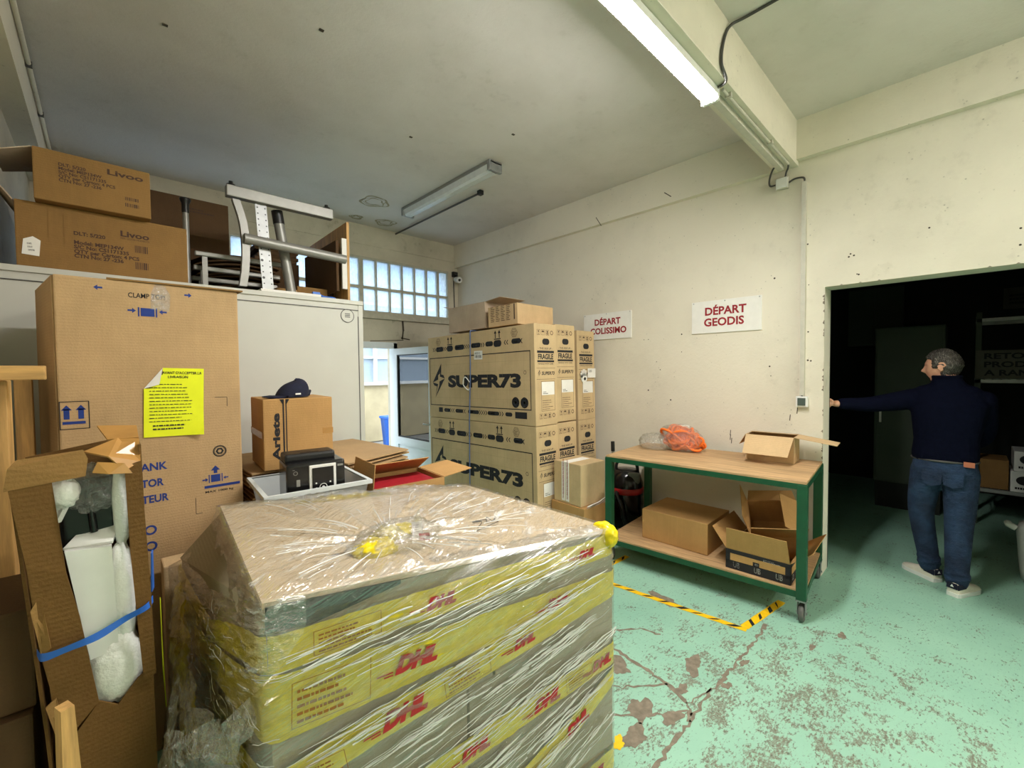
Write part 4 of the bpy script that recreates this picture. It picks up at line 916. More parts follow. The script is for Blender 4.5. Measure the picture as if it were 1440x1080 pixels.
b = MB(); o1, i1 = loop(tl2 / 2 + .014, tw2 / 2 + .014, th2 + .006), loop(tl2 / 2 - .004, tw2 / 2 - .004, th2 + .006); o2 = loop(tl2 / 2 + .014, tw2 / 2 + .014, th2 - .012); i2 = loop(tl2 / 2, tw2 / 2, th2 - .006)
vs = o1 + i1 + o2 + i2; b.add(vs, [(j, (j + 1) % 4, 4 + (j + 1) % 4, 4 + j) for j in range(4)] + [(8 + j, 8 + (j + 1) % 4, (j + 1) % 4, j) for j in range(4)] + [(12 + j, 12 + (j + 1) % 4, 8 + (j + 1) % 4, 8 + j) for j in range(4)]); b.build('rim', M['clearplastic'], e)
M['glossblack'] = plain('gloss_black', (16, 16, 18), .18)
e = empty('coffee_machine', (.70, 2.125, .966), R(-7), 'black coffee machine with a silver-framed display, sitting in the plastic tray', 'coffee machine')
b = MB(); b.box((0, 0, .137), (.25, .20, .274), 0, None, .012); f = Face(b, (-.1, -.1, .175), (1, 0, 0), (0, 0, 1), .001); f.ring(.012, .06, .009, .002, 1); f.line(.0, .075, .01, .075, .002, 1); f.rect(.015, .0, .03, .03, 1); f.rect(.19, .07, .215, .08, 1); b.build('machine_body', [M['glossblack'], M['greysteel']], e)
b = MB(); b.box((-.01, .035, .288), (.22, .12, .04), 0, None, .012); b.bb((-.05, 0, .307), (.03, .06, .3095), 0); b.build('lid', M['black'], e)
b = MB(); b.box((.025, -.102, .190), (.115, .008, .145), 0, None, .003); b.box((.025, -.107, .192), (.091, .004, .116), 1)
f = Face(b, (.025, -.109, .172), (1, 0, 0), (0, 0, 1)); f.ring(0, -.012, .017, .003, 0); f.disc(0, -.012, .006, 0, 10)
for x in (-.03, .03):
    for z in (-.015, .008): f.disc(x, z, .004, 0, 8)
b.build('display', [M['white'], M['glossblack']], e)
# open box with red contents
e = open_carton('open_carton', .40, .32, .33, (1.17, 2.165, .73), R(-5), [M['kraft3']], 'open carton with red contents behind the far edge of the wrapped pallet', [('l', .12, -8), ('b', .19, -62), ('r', .19, 84)])
b = MB(); b.bb((-.17, -.14, .25), (.18, .13, .315), 0, None, .012); tag(b.build('red_package', M['red'], None, (1.17, 2.165, .73), R(-5)), 'shiny red package inside the open carton', 'package')
carton('carton', .44, .29, .728, (1.18, 2.175, 0), R(-5), M['kraft4'], 'plain carton on the floor under the open carton with red contents', tape=False)
# ================================================================ green trolley table and what is on it
TA = R(5); TX, TY = 3.205, .682     # front right corner; local x runs away from the camera, local y along the wall
e = empty('trolley_table', (TX, TY, 0), TA, 'green steel trolley table with chipboard top and lower shelf by the right wall', 'trolley table'); TL, TDp = 1.43, .82
TM = Matrix.Translation((TX, TY, 0)) @ Matrix.Rotation(TA, 4, 'Z')
def TP(x, y, z=0): return tuple(TM @ Vector((x, y, z)))
b = MB(); b.bb((.004, .004, .898), (TDp - .004, TL - .004, .92), 0, None, .003); b.build('table_top', M['mdf'], e)
b = MB()
for a, c in (((0, 0, .868), (.04, TL, .905)), ((TDp - .04, 0, .868), (TDp, TL, .905)), ((.04, 0, .868), (TDp - .04, .04, .905)), ((.04, TL - .04, .868), (TDp - .04, TL, .905))): b.bb(a, c)
for a, c in (((0, 0, .165), (.04, TL, .205)), ((TDp - .04, 0, .165), (TDp, TL, .205)), ((.04, 0, .165), (TDp - .04, .04, .205)), ((.04, TL - .04, .165), (TDp - .04, TL, .205))): b.bb(a, c)
b.build('frame', M['green'], e)
b = MB(); b.bb((.006, .006, .198), (TDp - .006, TL - .006, .216)); b.build('lower_shelf', M['mdf'], e)
M['wheel'] = plain('caster_tread', (92, 92, 88), .7, var=.2)
for x in (0, TDp - .052):
    for y in (0, TL - .052):
        b = MB(); b.bb((x - .003, y - .003, .15), (x + .055, y + .055, .90), 0, None, .004); b.build('leg', M['green'], e)
        b = MB(); c = (x + .03, y + .026, 0); b.bb((c[0] - .03, c[1] - .03, .14), (c[0] + .03, c[1] + .03, .15)); b.bb((c[0] - .02, c[1] - .024, .05), (c[0] + .03, c[1] - .020, .145)); b.bb((c[0] - .02, c[1] + .020, .05), (c[0] + .03, c[1] + .024, .145)); b.tube([(c[0] + .01, c[1] - .03, .058), (c[0] + .01, c[1] + .03, .058)], .008, 0, 8); o = b.build('caster', M['galv'], e)
        b = MB(); b.lathe([(.02, -.016), (.05, -.016), (.058, -.01), (.058, .01), (.05, .016), (.02, .016)], 0, 20, TR(c[0] + .012, c[1], .058, rx=PI / 2)); b.build('wheel', M['wheel'], o)
# --- open carton on the top, right end
px, py, _ = TP(.675, .315)
open_carton('open_carton', .22, .33, .20, (px - .01, py, .921), R(4), [M['kraft2']], 'open pale carton with splayed flaps at the doorway end of the table top', [('l', .20, 130), ('f', .26, 98), ('r', .13, -84), ('b', .10, 150)])
# --- orange netting in a clear bag
bx, by, _ = TP(.60, 1.02)
e = empty('plastic_bag', (bx, by, .921), R(5), 'clear plastic bag of tangled orange netting on the table top', 'bag')
q = random.Random(9); b = MB()
for i in range(46):
    a0 = q.uniform(0, 6.28); c = Vector((q.uniform(-.05, .05), -.02 + q.uniform(-.10, .07), .10 + q.uniform(-.03, .03))); rx_, ry_, rz_ = q.uniform(.03, .075), q.uniform(.04, .11), q.uniform(.04, .09); P = []
    ax = Vector((q.uniform(-1, 1), q.uniform(-.6, .6), q.uniform(-1, 1)))
    for j in range(14):
        t = a0 + j * .45; P.append(c + Vector((rx_ * math.cos(t) * ax.z, ry_ * math.sin(t), rz_ * math.cos(t + ax.x))))
    P = [Vector((p.x, p.y, max(.012, p.z))) for p in P]
    b.tube(smooth_path(P, 3), [.009 + .004 * q.random()] * ((len(P) - 1) * 3 + 1), 0, 5)
v_, f_ = [], []
b.build('netting', M['orange'], e)
def crumple(c, r, seed, amp=.16, nu=48, nv=30, flat=0.0):
    q = random.Random(seed); w_ = [(Vector((q.gauss(0, 1), q.gauss(0, 1), q.gauss(0, 1))) * q.uniform(2, 7), q.uniform(0, 6.28), q.uniform(.3, 1)) for _ in range(14)]
    vs = []; fs = []
    for i in range(nv + 1):
        t = PI * i / nv
        for j in range(nu):
            p_ = 2 * PI * j / nu; d = Vector((math.sin(t) * math.cos(p_), math.sin(t) * math.sin(p_), -math.cos(t)))
            s_ = 1 + amp * sum(g_ * abs(math.sin(d.dot(k_) + f_)) for k_, f_, g_ in w_) / 5 - amp * .6
            p = Vector((c[0] + d.x * r[0] * s_, c[1] + d.y * r[1] * s_, c[2] + d.z * r[2] * s_)); p.z = max(flat, p.z); vs.append(p)
    for i in range(nv):
        for j in range(nu): fs.append((i * nu + j, i * nu + (j + 1) % nu, (i + 1) * nu + (j + 1) % nu, (i + 1) * nu + j))
    return vs, fs
M['bagfilm'] = film('bag_film', base=.10, haze=.45, sc=14, bs=1.0)
b = MB(); vs, fs = crumple((0, 0, .095), (.105, .16, .115), 4, .30, flat=.002); b.add(vs, fs, 0, True); vs, fs = crumple((-.05, .20, .055), (.09, .12, .065), 8, .5, flat=.002); b.add(vs, fs, 0, True); vs, fs = crumple((.03, .09, .15), (.04, .08, .05), 12, .6); b.add(vs, fs, 0, True)
b.build('clear_bag', M['bagfilm'], e)
b = MB(); b.panel([(.02, -.08, .205), (.02, .06, .21), (.05, .05, .225), (.05, -.06, .22)], .002); b.build('paper_tag', M['paper'], e)
# --- lower shelf: plain carton, open printed carton, third carton dumped in it
px, py, _ = TP(.40, .90)
carton('carton', .46, .545, .245, (px, py, .217), R(1), M['kraft3'], 'plain closed brown carton on the lower shelf of the table', tape=False)
def ub(F):
    for k_, L0 in (('left', .40), ('front', .50), ('right', .40)):
        f = F[k_]; f.rect(0, 0, L0, .062, 1); f.rect(0, .112, L0, .14, 1); f.rect(0, .04, .03, .12, 1); f.rect(L0 - .03, .04, L0, .12, 1); f.rect(L0 * .44, .06, L0 * .54, .09, 1)
        for u in (.05, L0 * .46, L0 - .085): fit_text(f, u, .014, .042, .04, 'UB', 2, .03)
        f.text(L0 * .47, .066, .022, '80', 2, .02); f.lines(L0 * .6, .112, .1, .016, 2, 2, 3, .5)
M['flapin'] = cardboard('kraft_inside', (200, 152, 84))
px, py, _ = TP(.29, .275)
open_carton('open_carton', .50, .40, .145, (px, py, .217), R(2), [M['kraft3'], M['ink'], M['white']], 'open carton with black printed band and white lettering on the lower shelf', [('l', .16, 14), ('f', .15, 52), ('b', .16, 38), ('r', .16, 72)], prints=ub)
px, py, _ = TP(.55, .235)
e = open_carton('open_carton', .36, .33, .22, (px - .06, py + .01, .345), R(22), [M['kraft3']], 'empty brown carton tipped over inside the printed carton on the shelf', [('l', .20, 28), ('f', .14, -50), ('b', .18, 10), ('r', .14, 100)], ry=R(-28), rx=R(-8))
# ---------------------------------------------------------------- vacuum cleaner on the floor behind the table end
e = empty('vacuum_cleaner', (3.84, 2.375, 0), R(20), 'black and red canister vacuum cleaner on the floor at the end of the trolley table', 'vacuum cleaner')
M['vacred'] = plain('red_plastic', (150, 24, 26), .35); M['vaclens'] = plain('smoky_plastic', (96, 100, 96), .25)
b = MB(); b.lathe([(.13, .05), (.15, .06), (.165, .12), (.165, .40)], 0, 28); b.build('canister', M['glossblack'], e)
b = MB(); b.lathe([(.165, .40), (.172, .41), (.172, .455), (.165, .46)], 0, 28); b.build('red_band', M['vacred'], e)
b = MB(); b.lathe([(.165, .46), (.165, .50), (.14, .58), (.11, .63), (.001, .64)], 0, 28); b.build('motor_head', M['glossblack'], e)
b = MB(); b.box((-.11, -.06, .565), (.05, .12, .11), 0, TR(rz=.3), .02); b.build('filter_window', M['vaclens'], e)
b = MB(); b.tube(smooth_path([(-.02, .10, .60), (-.03, .08, .70), (-.03, -.02, .715), (-.02, -.10, .70), (-.01, -.12, .60)], 6), .016, 0, 10); b.build('carry_handle', M['black'], e)
b = MB(); P = [(-.15, .06, .42), (-.20, .05, .40), (-.215, .0, .30), (-.20, -.02, .18), (-.17, -.06, .10), (-.10, -.16, .06)]; P = smooth_path(P, 10); b.tube(P, [.022 + .003 * math.sin(i * 2.2) for i in range(len(P))], 0, 12); b.build('hose', M['black'], e)
b = MB(); b.tube([(.0, .13, .55), (.02, .14, .82)], .016, 0, 10); b.tube([(.02, .14, .80), (.023, .143, .90)], .02, 1, 10); b.build('suction_tube', [M['steel'], M['black']], e)
for a in range(4):
    b = MB(); x, y = .13 * math.cos(a * PI / 2 + .7), .13 * math.sin(a * PI / 2 + .7); b.ball((x, y, .027), .027, 0, 12, 8); b.tube([(x, y, .04), (x, y, .08)], .012, 0, 8); b.build('caster', M['rubber'], e)
# ---------------------------------------------------------------- floor tape
def hazard(name, a, b_, w, label, seed):
    a, b_ = Vector(a), Vector(b_); d = (b_ - a); L = d.length; d.normalize(); n = Vector((-d.y, d.x)); m = MB(); q = random.Random(seed)
    def pt(s, t, z): p = a + d * s + n * t; return (p.x, p.y, z)
    k = int(L / .04); vs = []
    for i in range(k + 1):
        s = L * i / k; vs += [pt(s, w / 2 + q.uniform(-.002, .002), .0016), pt(s, -w / 2 + q.uniform(-.002, .002), .0016)]
    m.add(vs, [(2 * i, 2 * i + 1, 2 * i + 3, 2 * i + 2) for i in range(k)])
    s = .05
    while s < L - .08:
        w1 = w / 2 - .006 * q.random(); ln = q.uniform(.03, .05)
        m.poly([pt(s, -w1, .0022), pt(s + ln, -w1 * q.uniform(.3, 1), .0022), pt(s + ln + .045, w1 * .9, .0022), pt(s + .05, w1 * q.uniform(.6, 1), .0022)], 1); s += q.uniform(.10, .135)
    return tag(m.build(name, [M['ytape'], M['ink']]), label, 'floor tape')
hazard('hazard_tape', (2.765, 2.02), (2.885, .925), .046, 'long yellow and black floor tape in front of the trolley table', 2)
hazard('hazard_tape', (2.905, .945), (3.42, .87), .052, 'short yellow and black floor tape running under the trolley table', 5)
hazard('hazard_tape', (2.80, 2.06), (3.30, 2.03), .05, 'yellow and black floor tape beside the far caster of the trolley table', 8)
b = MB(); blob(b, (1.60, 1.03), .026, 0, .0018, a=.4, e=1.3, seed=4); tag(b.build('tape_scrap', M['ytape']), 'yellow tape scrap on the floor beside the wrapped pallet', 'tape scrap')
# ================================================================ the film-wrapped pallet in the foreground
PX, PY = .85, 1.50
e = empty('wrapped_pallet', (PX, PY, 0), 0, 'pallet of cartons wrapped in clear stretch film and yellow courier tape, in the foreground', 'wrapped pallet')
CB_ = [Vector((.262, 1.130)), Vector((1.448, .953)), Vector((1.388, 1.845)), Vector((.20, 2.18))]     # front left, front right, back right, back left
CT_ = [Vector((.260, 1.138)), Vector((1.438, .966)), Vector((1.378, 1.825)), Vector((.315, 1.975))]
ZT = [1.104, 1.020, 1.040, 1.135]
def cor(z):
    t = max(0, min(1, (z - .88) / .14)); return [a.lerp(b_, t) for a, b_ in zip(CB_, CT_)]
M['pbox'] = cardboard('kraft_greyish', (166, 153, 130), dirt=.1)
def hexa(mb, u0, u1, v0, v1, z0, z1, m=0, g=.004, top=None):
    vs = []
    for z in (z0, z1):
        c = CB_ if top is None else CT_
        for u, v in ((u0 + g, v0 + g), (u1 - g, v0 + g), (u1 - g, v1 - g), (u0 + g, v1 - g)):
            p = c[0].lerp(c[1], u).lerp(c[3].lerp(c[2], u), v); zz = z
            if top is not None:
                za = ZT[0] + (ZT[1] - ZT[0]) * u; zb = ZT[3] + (ZT[2] - ZT[3]) * u; zz = za + (zb - za) * v + (0 if z == z1 else -(z1 - z0))
            vs.append((p.x - PX, p.y - PY, zz))
    mb.add(vs, [(3, 2, 1, 0), (4, 5, 6, 7), (0, 1, 5, 4), (1, 2, 6, 5), (2, 3, 7, 6), (3, 0, 4, 7)], m)
b = MB()
for i in range(6): hexa(b, .17 * i, .17 * i + .13, 0.02, .98, .118, .14)
for v in (0.02, .45, .88): hexa(b, .01, .98, v, v + .1, .02, .118); 
b.build('pallet_base', M['pinex'], e)
for k_, (z0, z1) in enumerate(((.142, .40), (.402, .655), (.657, .90))):
    for i in range(2):
        for j in range(2):
            b = MB(); sp = .5 + (.04, -.05, .03)[k_]; hexa(b, 0 if i == 0 else sp, sp if i == 0 else 1, j * .5, j * .5 + .5, z0, z1); b.build('carton', M['pbox'], e)
b = MB(); hexa(b, 0, 1, 0, 1, .90, .905); c0 = cor(.9)
vs = [(p.x - PX, p.y - PY, .902) for p in CB_] + [(p.x - PX, p.y - PY, ZT[i] - .02) for i, p in enumerate(CT_)]
b.add(vs, [(0, 1, 5, 4), (1, 2, 6, 5), (2, 3, 7, 6), (3, 0, 4, 7)]); b.build('top_carton', M['pbox'], e)
b = MB(); hexa(b, -.005, 1.005, -.005, 1.005, 0, .016, 0, 0, True); hexa(b, .10, .8, .25, .8, .0165, .018, 0, 0, True)
M['sheet'] = cardboard('pale_cover_board', (214, 192, 162), dirt=.08)
b.build('cover_sheet', M['sheet'], e)
n4 = lambda p: (p.x - PX, p.y - PY)
b = MB(); fd = (CT_[1] - CT_[0]).normalized(); fn = Vector((fd.y, -fd.x))
def fpt(s, z, off): p = cor(z)[0] + fd * s + fn * off; return (p.x - PX, p.y - PY, z)
b.panel([fpt(-.002, 1.032, .008), fpt(.10, 1.022, .008), fpt(.33, 1.055, .008), fpt(.33, 1.066, .008), fpt(.0, 1.094, .008)], .006); b.build('dark_edge_strip', M['black'], e)
b = MB()   # scribble on the cover sheet
for P in ([(1.0, 1.25), (1.05, 1.29), (1.02, 1.31), (1.08, 1.30)], [(1.06, 1.27), (1.10, 1.32), (1.09, 1.27), (1.14, 1.31)], [(.96, 1.22), (1.02, 1.235), (1.1, 1.25)]):
    b.tube(smooth_path([(x - PX, y - PY, 1.062 - (x - 1) * .03) for x, y in P], 5), .0018, 0, 5)
b.build('marker_scribble', M['ink'], e)
# perimeter as a function of distance along the front (s<0: round the left side, s>front: right side)
LF = (CB_[1] - CB_[0]).length
def per(s, z, off=.0, rad=.03):
    c = cor(z); L = (c[1] - c[0]).length
    dl = (c[3] - c[0]).normalized(); df_ = (c[1] - c[0]).normalized(); dr = (c[2] - c[1]).normalized()
    nl = Vector((-dl.y, dl.x)); nf = Vector((df_.y, -df_.x)); nr = Vector((dr.y, -dr.x))
    def at(s):
        if s < 0: return c[0] + dl * (-s), nl
        if s > L: return c[1] + dr * (s - L), nr
        return c[0] + df_ * s, nf
    p = Vector((0, 0)); n = Vector((0, 0))
    for k_ in range(-2, 3):
        a, b_ = at(s + k_ * rad / 2); p += a; n += b_
    p /= 5; n.normalize(); p += n * (off + .004); return p, n
M['courier'] = plain('yellow_courier_tape', (222, 200, 10), .3, var=.12, sc=30)
M['ctext'] = plain('dark_red_print', (176, 28, 30), .5)
M['cbrown'] = plain('brown_print', (150, 92, 14), .6)
def band(pts, seed, texts=(), frames=(), off=.008):
    q = random.Random(seed); b = MB(); P = []
    for i in range(len(pts) - 1):
        (s0, z0, w0), (s1, z1, w1) = pts[i], pts[i + 1]; k_ = max(2, int(abs(s1 - s0) / .02))
        for j in range(k_): t = j / k_; P.append((s0 + (s1 - s0) * t, z0 + (z1 - z0) * t, w0 + (w1 - w0) * t))
    P.append(pts[-1]); vs = []; rows = 5
    for s, z, w_ in P:
        for r_ in range(rows):
            zz = z + w_ * (r_ / (rows - 1) - .5) + q.uniform(-.0015, .0015); p, n = per(s, zz, off + q.uniform(0, .0015)); vs.append((p.x - PX, p.y - PY, zz))
    b.add(vs, [(i * rows + r_, i * rows + r_ + 1, (i + 1) * rows + r_ + 1, (i + 1) * rows + r_) for i in range(len(P) - 1) for r_ in range(rows - 1)], 0, True)
    def loc(s):
        for i in range(len(P) - 1):
            if P[i][0] <= s <= P[i + 1][0]: return P[i][1], P[i][2], (P[i + 1][1] - P[i][1]) / (P[i + 1][0] - P[i][0])
        return P[0][1], P[0][2], 0
    for s, sz in texts:
        z, w_, sl = loc(s); p, n = per(s, z, off + .004); d = Vector((-n.y, n.x, sl)).normalized(); up = Vector((n.x, n.y, 0)).cross(d)
        if up.z < 0: up = -up
        f = Face(b, (p.x - PX, p.y - PY, z), d, up, .001); f.M.translation -= Vector(up) * w_ * sz * .4
        fit_text(f, 0, 0, w_ * sz * 2.1, w_ * sz * .8, 'DHL', 1, .07, .35)
        for t in range(2): f.rect(-.03 - .02 * t, .002 + t * .008, -.004, .006 + t * .008, 1)
    for s, wd in frames:
        z, w_, sl = loc(s); p, n = per(s, z, off + .004); d = Vector((-n.y, n.x, sl)).normalized(); up = Vector((n.x, n.y, 0)).cross(d)
        if up.z < 0: up = -up
        f = Face(b, (p.x - PX, p.y - PY, z), d, up, .001); f.M.translation -= Vector(up) * w_ * .36
        f.frame(0, 0, wd, w_ * .7, .0016, 2); f.lines(.012, w_ * .06, wd * .85, w_ * .58, 5, 2, int(s * 100) + 3, .4)
    b.build('courier_tape', [M['courier'], M['ctext'], M['cbrown']], e)
band([(-1.02, .86, .06), (-.5, .84, .07), (-.12, .945, .08), (0, .975, .09), (.35, .975, .085), (1.0, .962, .08), (1.19, .965, .085), (1.5, .985, .07)], 1, ((.40, .55), (1.0, .5)), ((.10, .17),))
band([(-.75, .70, .10), (-.25, .79, .13), (0, .845, .165), (.3, .835, .135), (.7, .83, .10), (1.19, .825, .07), (1.5, .80, .08)], 2, ((.30, .45), (.84, .55)), ((.045, .19),))
band([(-.3, .58, .09), (0, .645, .09), (.25, .69, .09), (.8, .75, .085), (1.19, .79, .06)], 3, ((.26, .72), (.70, .5)), ((.02, .15), (.45, .16)))
band([(-.35, .36, .09), (0, .41, .09), (.4, .46, .085), (.8, .495, .08), (1.19, .53, .085), (1.45, .53, .08)], 4, ((.5, .6), (.78, .72), (1.06, .6)), ((.93, .13), (.2, .14)))
band([(-.2, .13, .09), (0, .16, .09), (.4, .19, .09), (.74, .26, .08), (1.0, .35, .08), (1.19, .44, .07), (1.35, .50, .07)], 5, ((.93, .7), (.45, .6)), ((.74, .13),))
band([(.6, .05, .09), (1.19, .10, .09), (1.4, .12, .09)], 6, ((1.0, .7),), ())
# stretch film: four sides and the top, one shell
def film2(name, r, sc3, **k_):
    m = film(name, **k_); nt = m.node_tree
    for n in [x for x in nt.nodes if x.type == 'MAPPING']:
        if n.outputs[0].links and any(l.to_node.type == 'TEX_NOISE' and l.to_node.inputs['Scale'].default_value > 4 for l in n.outputs[0].links):
            m2 = nt.nodes.new('ShaderNodeMapping'); src = n.inputs[0].links[0].from_socket; m2.inputs['Rotation'].default_value = r
            nt.links.new(src, m2.inputs[0]); nt.links.new(m2.outputs[0], n.inputs[0]); n.inputs['Scale'].default_value = sc3; n.inputs['Rotation'].default_value = (0, 0, 0)
    return m
M['film_front'] = film2('stretch_film_front', (0, R(17), 0), (.07, .5, 2.2), base=.06, haze=.24, sc=16, bs=1.0)
M['film_left'] = film2('stretch_film_left', (R(12), 0, 0), (1, .18, 1.6), base=.22, haze=1.0, sc=12, bs=1.0)  # haze and gloss raised to paint in glints the left side lacks
M['film_top'] = film2('stretch_film_top', (0, 0, R(-35)), (.35, 1.2, 1), base=.15, haze=.7, sc=7, bs=1.0)
q = random.Random(21); b = MB(); NS = 150; NZ = 44; vs = []
cA = cor(.5); Ll = (cA[3] - cA[0]).length; Lr = (cA[2] - cA[1]).length
# closed loop parameters: left (from back) -> front -> right -> back
def loop_pt(i, z, off):
    c = cor(z); L = (c[1] - c[0]).length; l0 = (c[3] - c[0]).length; l1 = (c[2] - c[1]).length; l2 = (c[3] - c[2]).length; tot = L + l0 + l1 + l2
    d = tot * i / NS
    if d < l0 + L + l1 - .0: return per(d - l0, z, off, .035)
    t = (d - l0 - L - l1) / l2; p = c[2].lerp(c[3], t); dd = (c[3] - c[2]).normalized(); n = Vector((dd.y, -dd.x)); return p + n * (off + .004), n
def ztop(p):
    # bilinear height of the cover sheet
    u = max(0, min(1, (p.x - .29) / 1.13)); v = max(0, min(1, (p.y - (1.142 - .176 * u)) / (.84 + .02 * (1 - u))))
    return (ZT[0] + (ZT[1] - ZT[0]) * u) * (1 - v) + (ZT[3] + (ZT[2] - ZT[3]) * u) * v
TWX, TWY = .68, 1.33
for j in range(NZ + 1):
    t = j / NZ
    for i in range(NS):
        p, n = loop_pt(i, .02 + .95 * t, .012); z = .015 + (ztop(p) + .006 - .015) * t
        p, n = loop_pt(i, z, .010); arg = z * 46 - (p.x * 9 if n.y < -.5 else p.y * 9)
        o = .005 * abs(math.sin(arg + 1.3 * math.sin(z * 13 + p.x * 3))) + .003 * math.sin(z * 131 + p.x * 17)
        if n.x < -.6: o += .022 * abs(math.sin(p.y * 11 + z * 7)) * (1 - .6 * t) + .012 * abs(math.sin(p.y * 27 - z * 15)) + .01 * max(0, .95 - z) 
        if j > NZ - 2: o *= .3
        p = p + n * o; vs.append((p.x - PX, p.y - PY, z))
mi = []
for j in range(NZ):
    for i in range(NS):
        a = vs[j * NS + i]; n_ = loop_pt(i + .5, .5, 0)[1]
        b.add([], [(j * NS + i, j * NS + (i + 1) % NS, (j + 1) * NS + (i + 1) % NS, (j + 1) * NS + i)], 1 if n_.x < -.9 else 0, True)
# (faces above index the side vertices, so add those first)
side = MB(); side.add(vs, b.f, 0, True); side.m = b.m[:]
base = len(side.v); NR = 34; prev = [NZ * NS + i for i in range(NS)]
for r_ in range(1, NR + 1):
    t = r_ / NR; cur = []
    for i in range(NS):
        x0, y0, z0 = vs[NZ * NS + i]; x = x0 + (TWX - PX - x0) * t; y = y0 + (TWY - PY - y0) * t
        X, Y = x + PX, y + PY; ang = math.atan2(Y - TWY, X - TWX); d = math.hypot(X - TWX, Y - TWY)
        rid = .016 * max(0, math.sin(ang * 7 + 1.0 + 2 * d)) ** 3 * min(1, d * 6) * max(0, 1 - d * 1.1) + .009 * max(0, math.sin(ang * 15 + d * 4)) ** 4 * min(1, d * 5)
        rid += .0045 * abs(math.sin(X * 21 + Y * 13 + 2 * math.sin(Y * 9))) * min(1, t * 6)
        pull = .05 * math.exp(-(d / .045) ** 2)
        z = ztop(Vector((X, Y))) + .006 + rid * min(1, t * 8) + pull
        side.v.append(Vector((x, y, z))); cur.append(len(side.v) - 1)
    for i in range(NS):
        side.f.append([prev[i], prev[(i + 1) % NS], cur[(i + 1) % NS], cur[i]]); side.m.append(2); side.s.append(True)
    prev = cur
side.build('stretch_film', [M['film_front'], M['film_left'], M['film_top']], e)
# twist of film and tape ends on top
def crumpled(name, c, r, seed, mat, amp=.5):
    b = MB(); v_, f_ = crumple((c[0] - PX, c[1] - PY, c[2]), r, seed, amp, 36, 22); b.add(v_, f_, 0, True); return b.build(name, mat, e)
M['filmtail'] = film('film_tail', base=.14, haze=.75, sc=18, bs=1.0)
crumpled('tape_knot', (.60, 1.275, 1.085), (.045, .035, .022), 3, M['courier'], .8); crumpled('tape_knot', (.70, 1.34, 1.095), (.05, .022, .016), 6, M['courier'], .9)
crumpled('film_twist', (.70, 1.31, 1.09), (.10, .07, .03), 9, M['filmtail'], .8)
b = MB(); cx, cy = .77 - PX, 1.325 - PY; b.lathe([(.03, 0), (.022, .03), (.012, .07), (.003, .105)], 0, 14, TR(cx, cy, 1.065, rx=.2, ry=.12)); b.build('film_tail', M['filmtail'], e)
b = MB(); f = Face(b, (.765 - PX, 1.29 - PY, 1.075), (.9, -.3, 0), (.05, .25, .9), 0); f.rect(-.015, 0, .02, .055, 0); f.lines(-.01, .02, .024, .03, 4, 1, 2, .35); b.build('paper_tag', [M['paper'], M['cable']], e)
b = MB(); b.panel([(.765 - PX, 1.27 - PY, 1.062), (.795 - PX, 1.25 - PY, 1.062), (.80 - PX, 1.27 - PY, 1.09), (.77 - PX, 1.29 - PY, 1.09)], .003); b.build('red_tag', M['red'], e)
# yellow lump of tape on the far right corner and a hanging end
crumpled('tape_knot', (1.43, .985, .99), (.035, .05, .04), 14, M['courier'], .35)
# ruffled film and tape standing off the left side
def ruffle(name, pts, wdt, seed, mat):
    """ragged sheet hanging from a line of points"""
    q = random.Random(seed); P = smooth_path(pts, 6); m_ = 7; vs = []; ph = [q.uniform(0, 6) for _ in range(4)]
    for i, p in enumerate(P):
        for j in range(m_ + 1):
            t = j / m_; w_ = wdt * (1 + .25 * math.sin(i * .9 + ph[0]))
            vs.append((p.x - PX - .03 * t + .014 * math.sin(i * 1.3 + j * 1.1 + ph[1]), p.y - PY + .016 * math.sin(i * .8 + j * 1.7 + ph[2]), p.z - w_ * t + .01 * math.sin(i * 1.1 + ph[3])))
    b = MB(); k_ = m_ + 1; b.add(vs, [(i * k_ + j, i * k_ + j + 1, (i + 1) * k_ + j + 1, (i + 1) * k_ + j) for i in range(len(P) - 1) for j in range(m_)], 0, True); return b.build(name, mat, e)
M['ruffle'] = film('ruffled_film', base=.16, haze=.7, sc=16, bs=1.0)
M['ytrans'] = film('yellow_film', base=.12, haze=.3, tint=(.9, .82, .12), sc=16, bs=1.0)
ruffle('film_ruffle', [(.235, 1.16, .86), (.17, 1.25, .80), (.10, 1.36, .74), (.13, 1.55, .80), (.19, 1.8, .84)], .20, 2, M['ruffle'])
ruffle('film_ruffle', [(.25, 1.14, .66), (.16, 1.22, .62), (.11, 1.33, .60), (.12, 1.5, .56)], .26, 5, M['ruffle'])
ruffle('tape_ruffle', [(.235, 1.2, .80), (.16, 1.35, .76), (.15, 1.55, .80), (.17, 1.8, .86), (.19, 2.0, .88)], .09, 7, M['ytrans'])
ruffle('tape_ruffle', [(.23, 1.17, .68), (.15, 1.27, .64), (.115, 1.4, .57), (.13, 1.6, .5)], .10, 8, M['ytrans'])

# white strands drawn for the streak highlights of the front film, and bunched film along the far top edge
M['strand'] = film('film_glint_strand', base=.35, haze=.95, sc=30, bs=.6)
def strand_mat():
    m, nt, b = newmat('stretched_film_glint'); b.inputs['Base Color'].default_value = (.9, .9, .88, 1); b.inputs['Roughness'].default_value = .22; b.inputs['Specular IOR Level'].default_value = .8; b.inputs['Alpha'].default_value = .75; return m
M['strand'] = strand_mat()
q = random.Random(77); b = MB()
clus = [(.05, .93, .30), (.25, .90, .5), (.55, .93, .5), (.85, .93, .3), (.10, .70, .35), (.45, .74, .5), (.75, .80, .35), (.30, .60, .4), (.60, .62, .55), (.80, .66, .35), (.45, .48, .5), (.70, .50, .45), (.90, .56, .28), (.55, .36, .45), (.80, .36, .35), (.35, .34, .4), (.90, .20, .25), (.65, .22, .4), (.15, .48, .35), (1.0, .42, .18)]
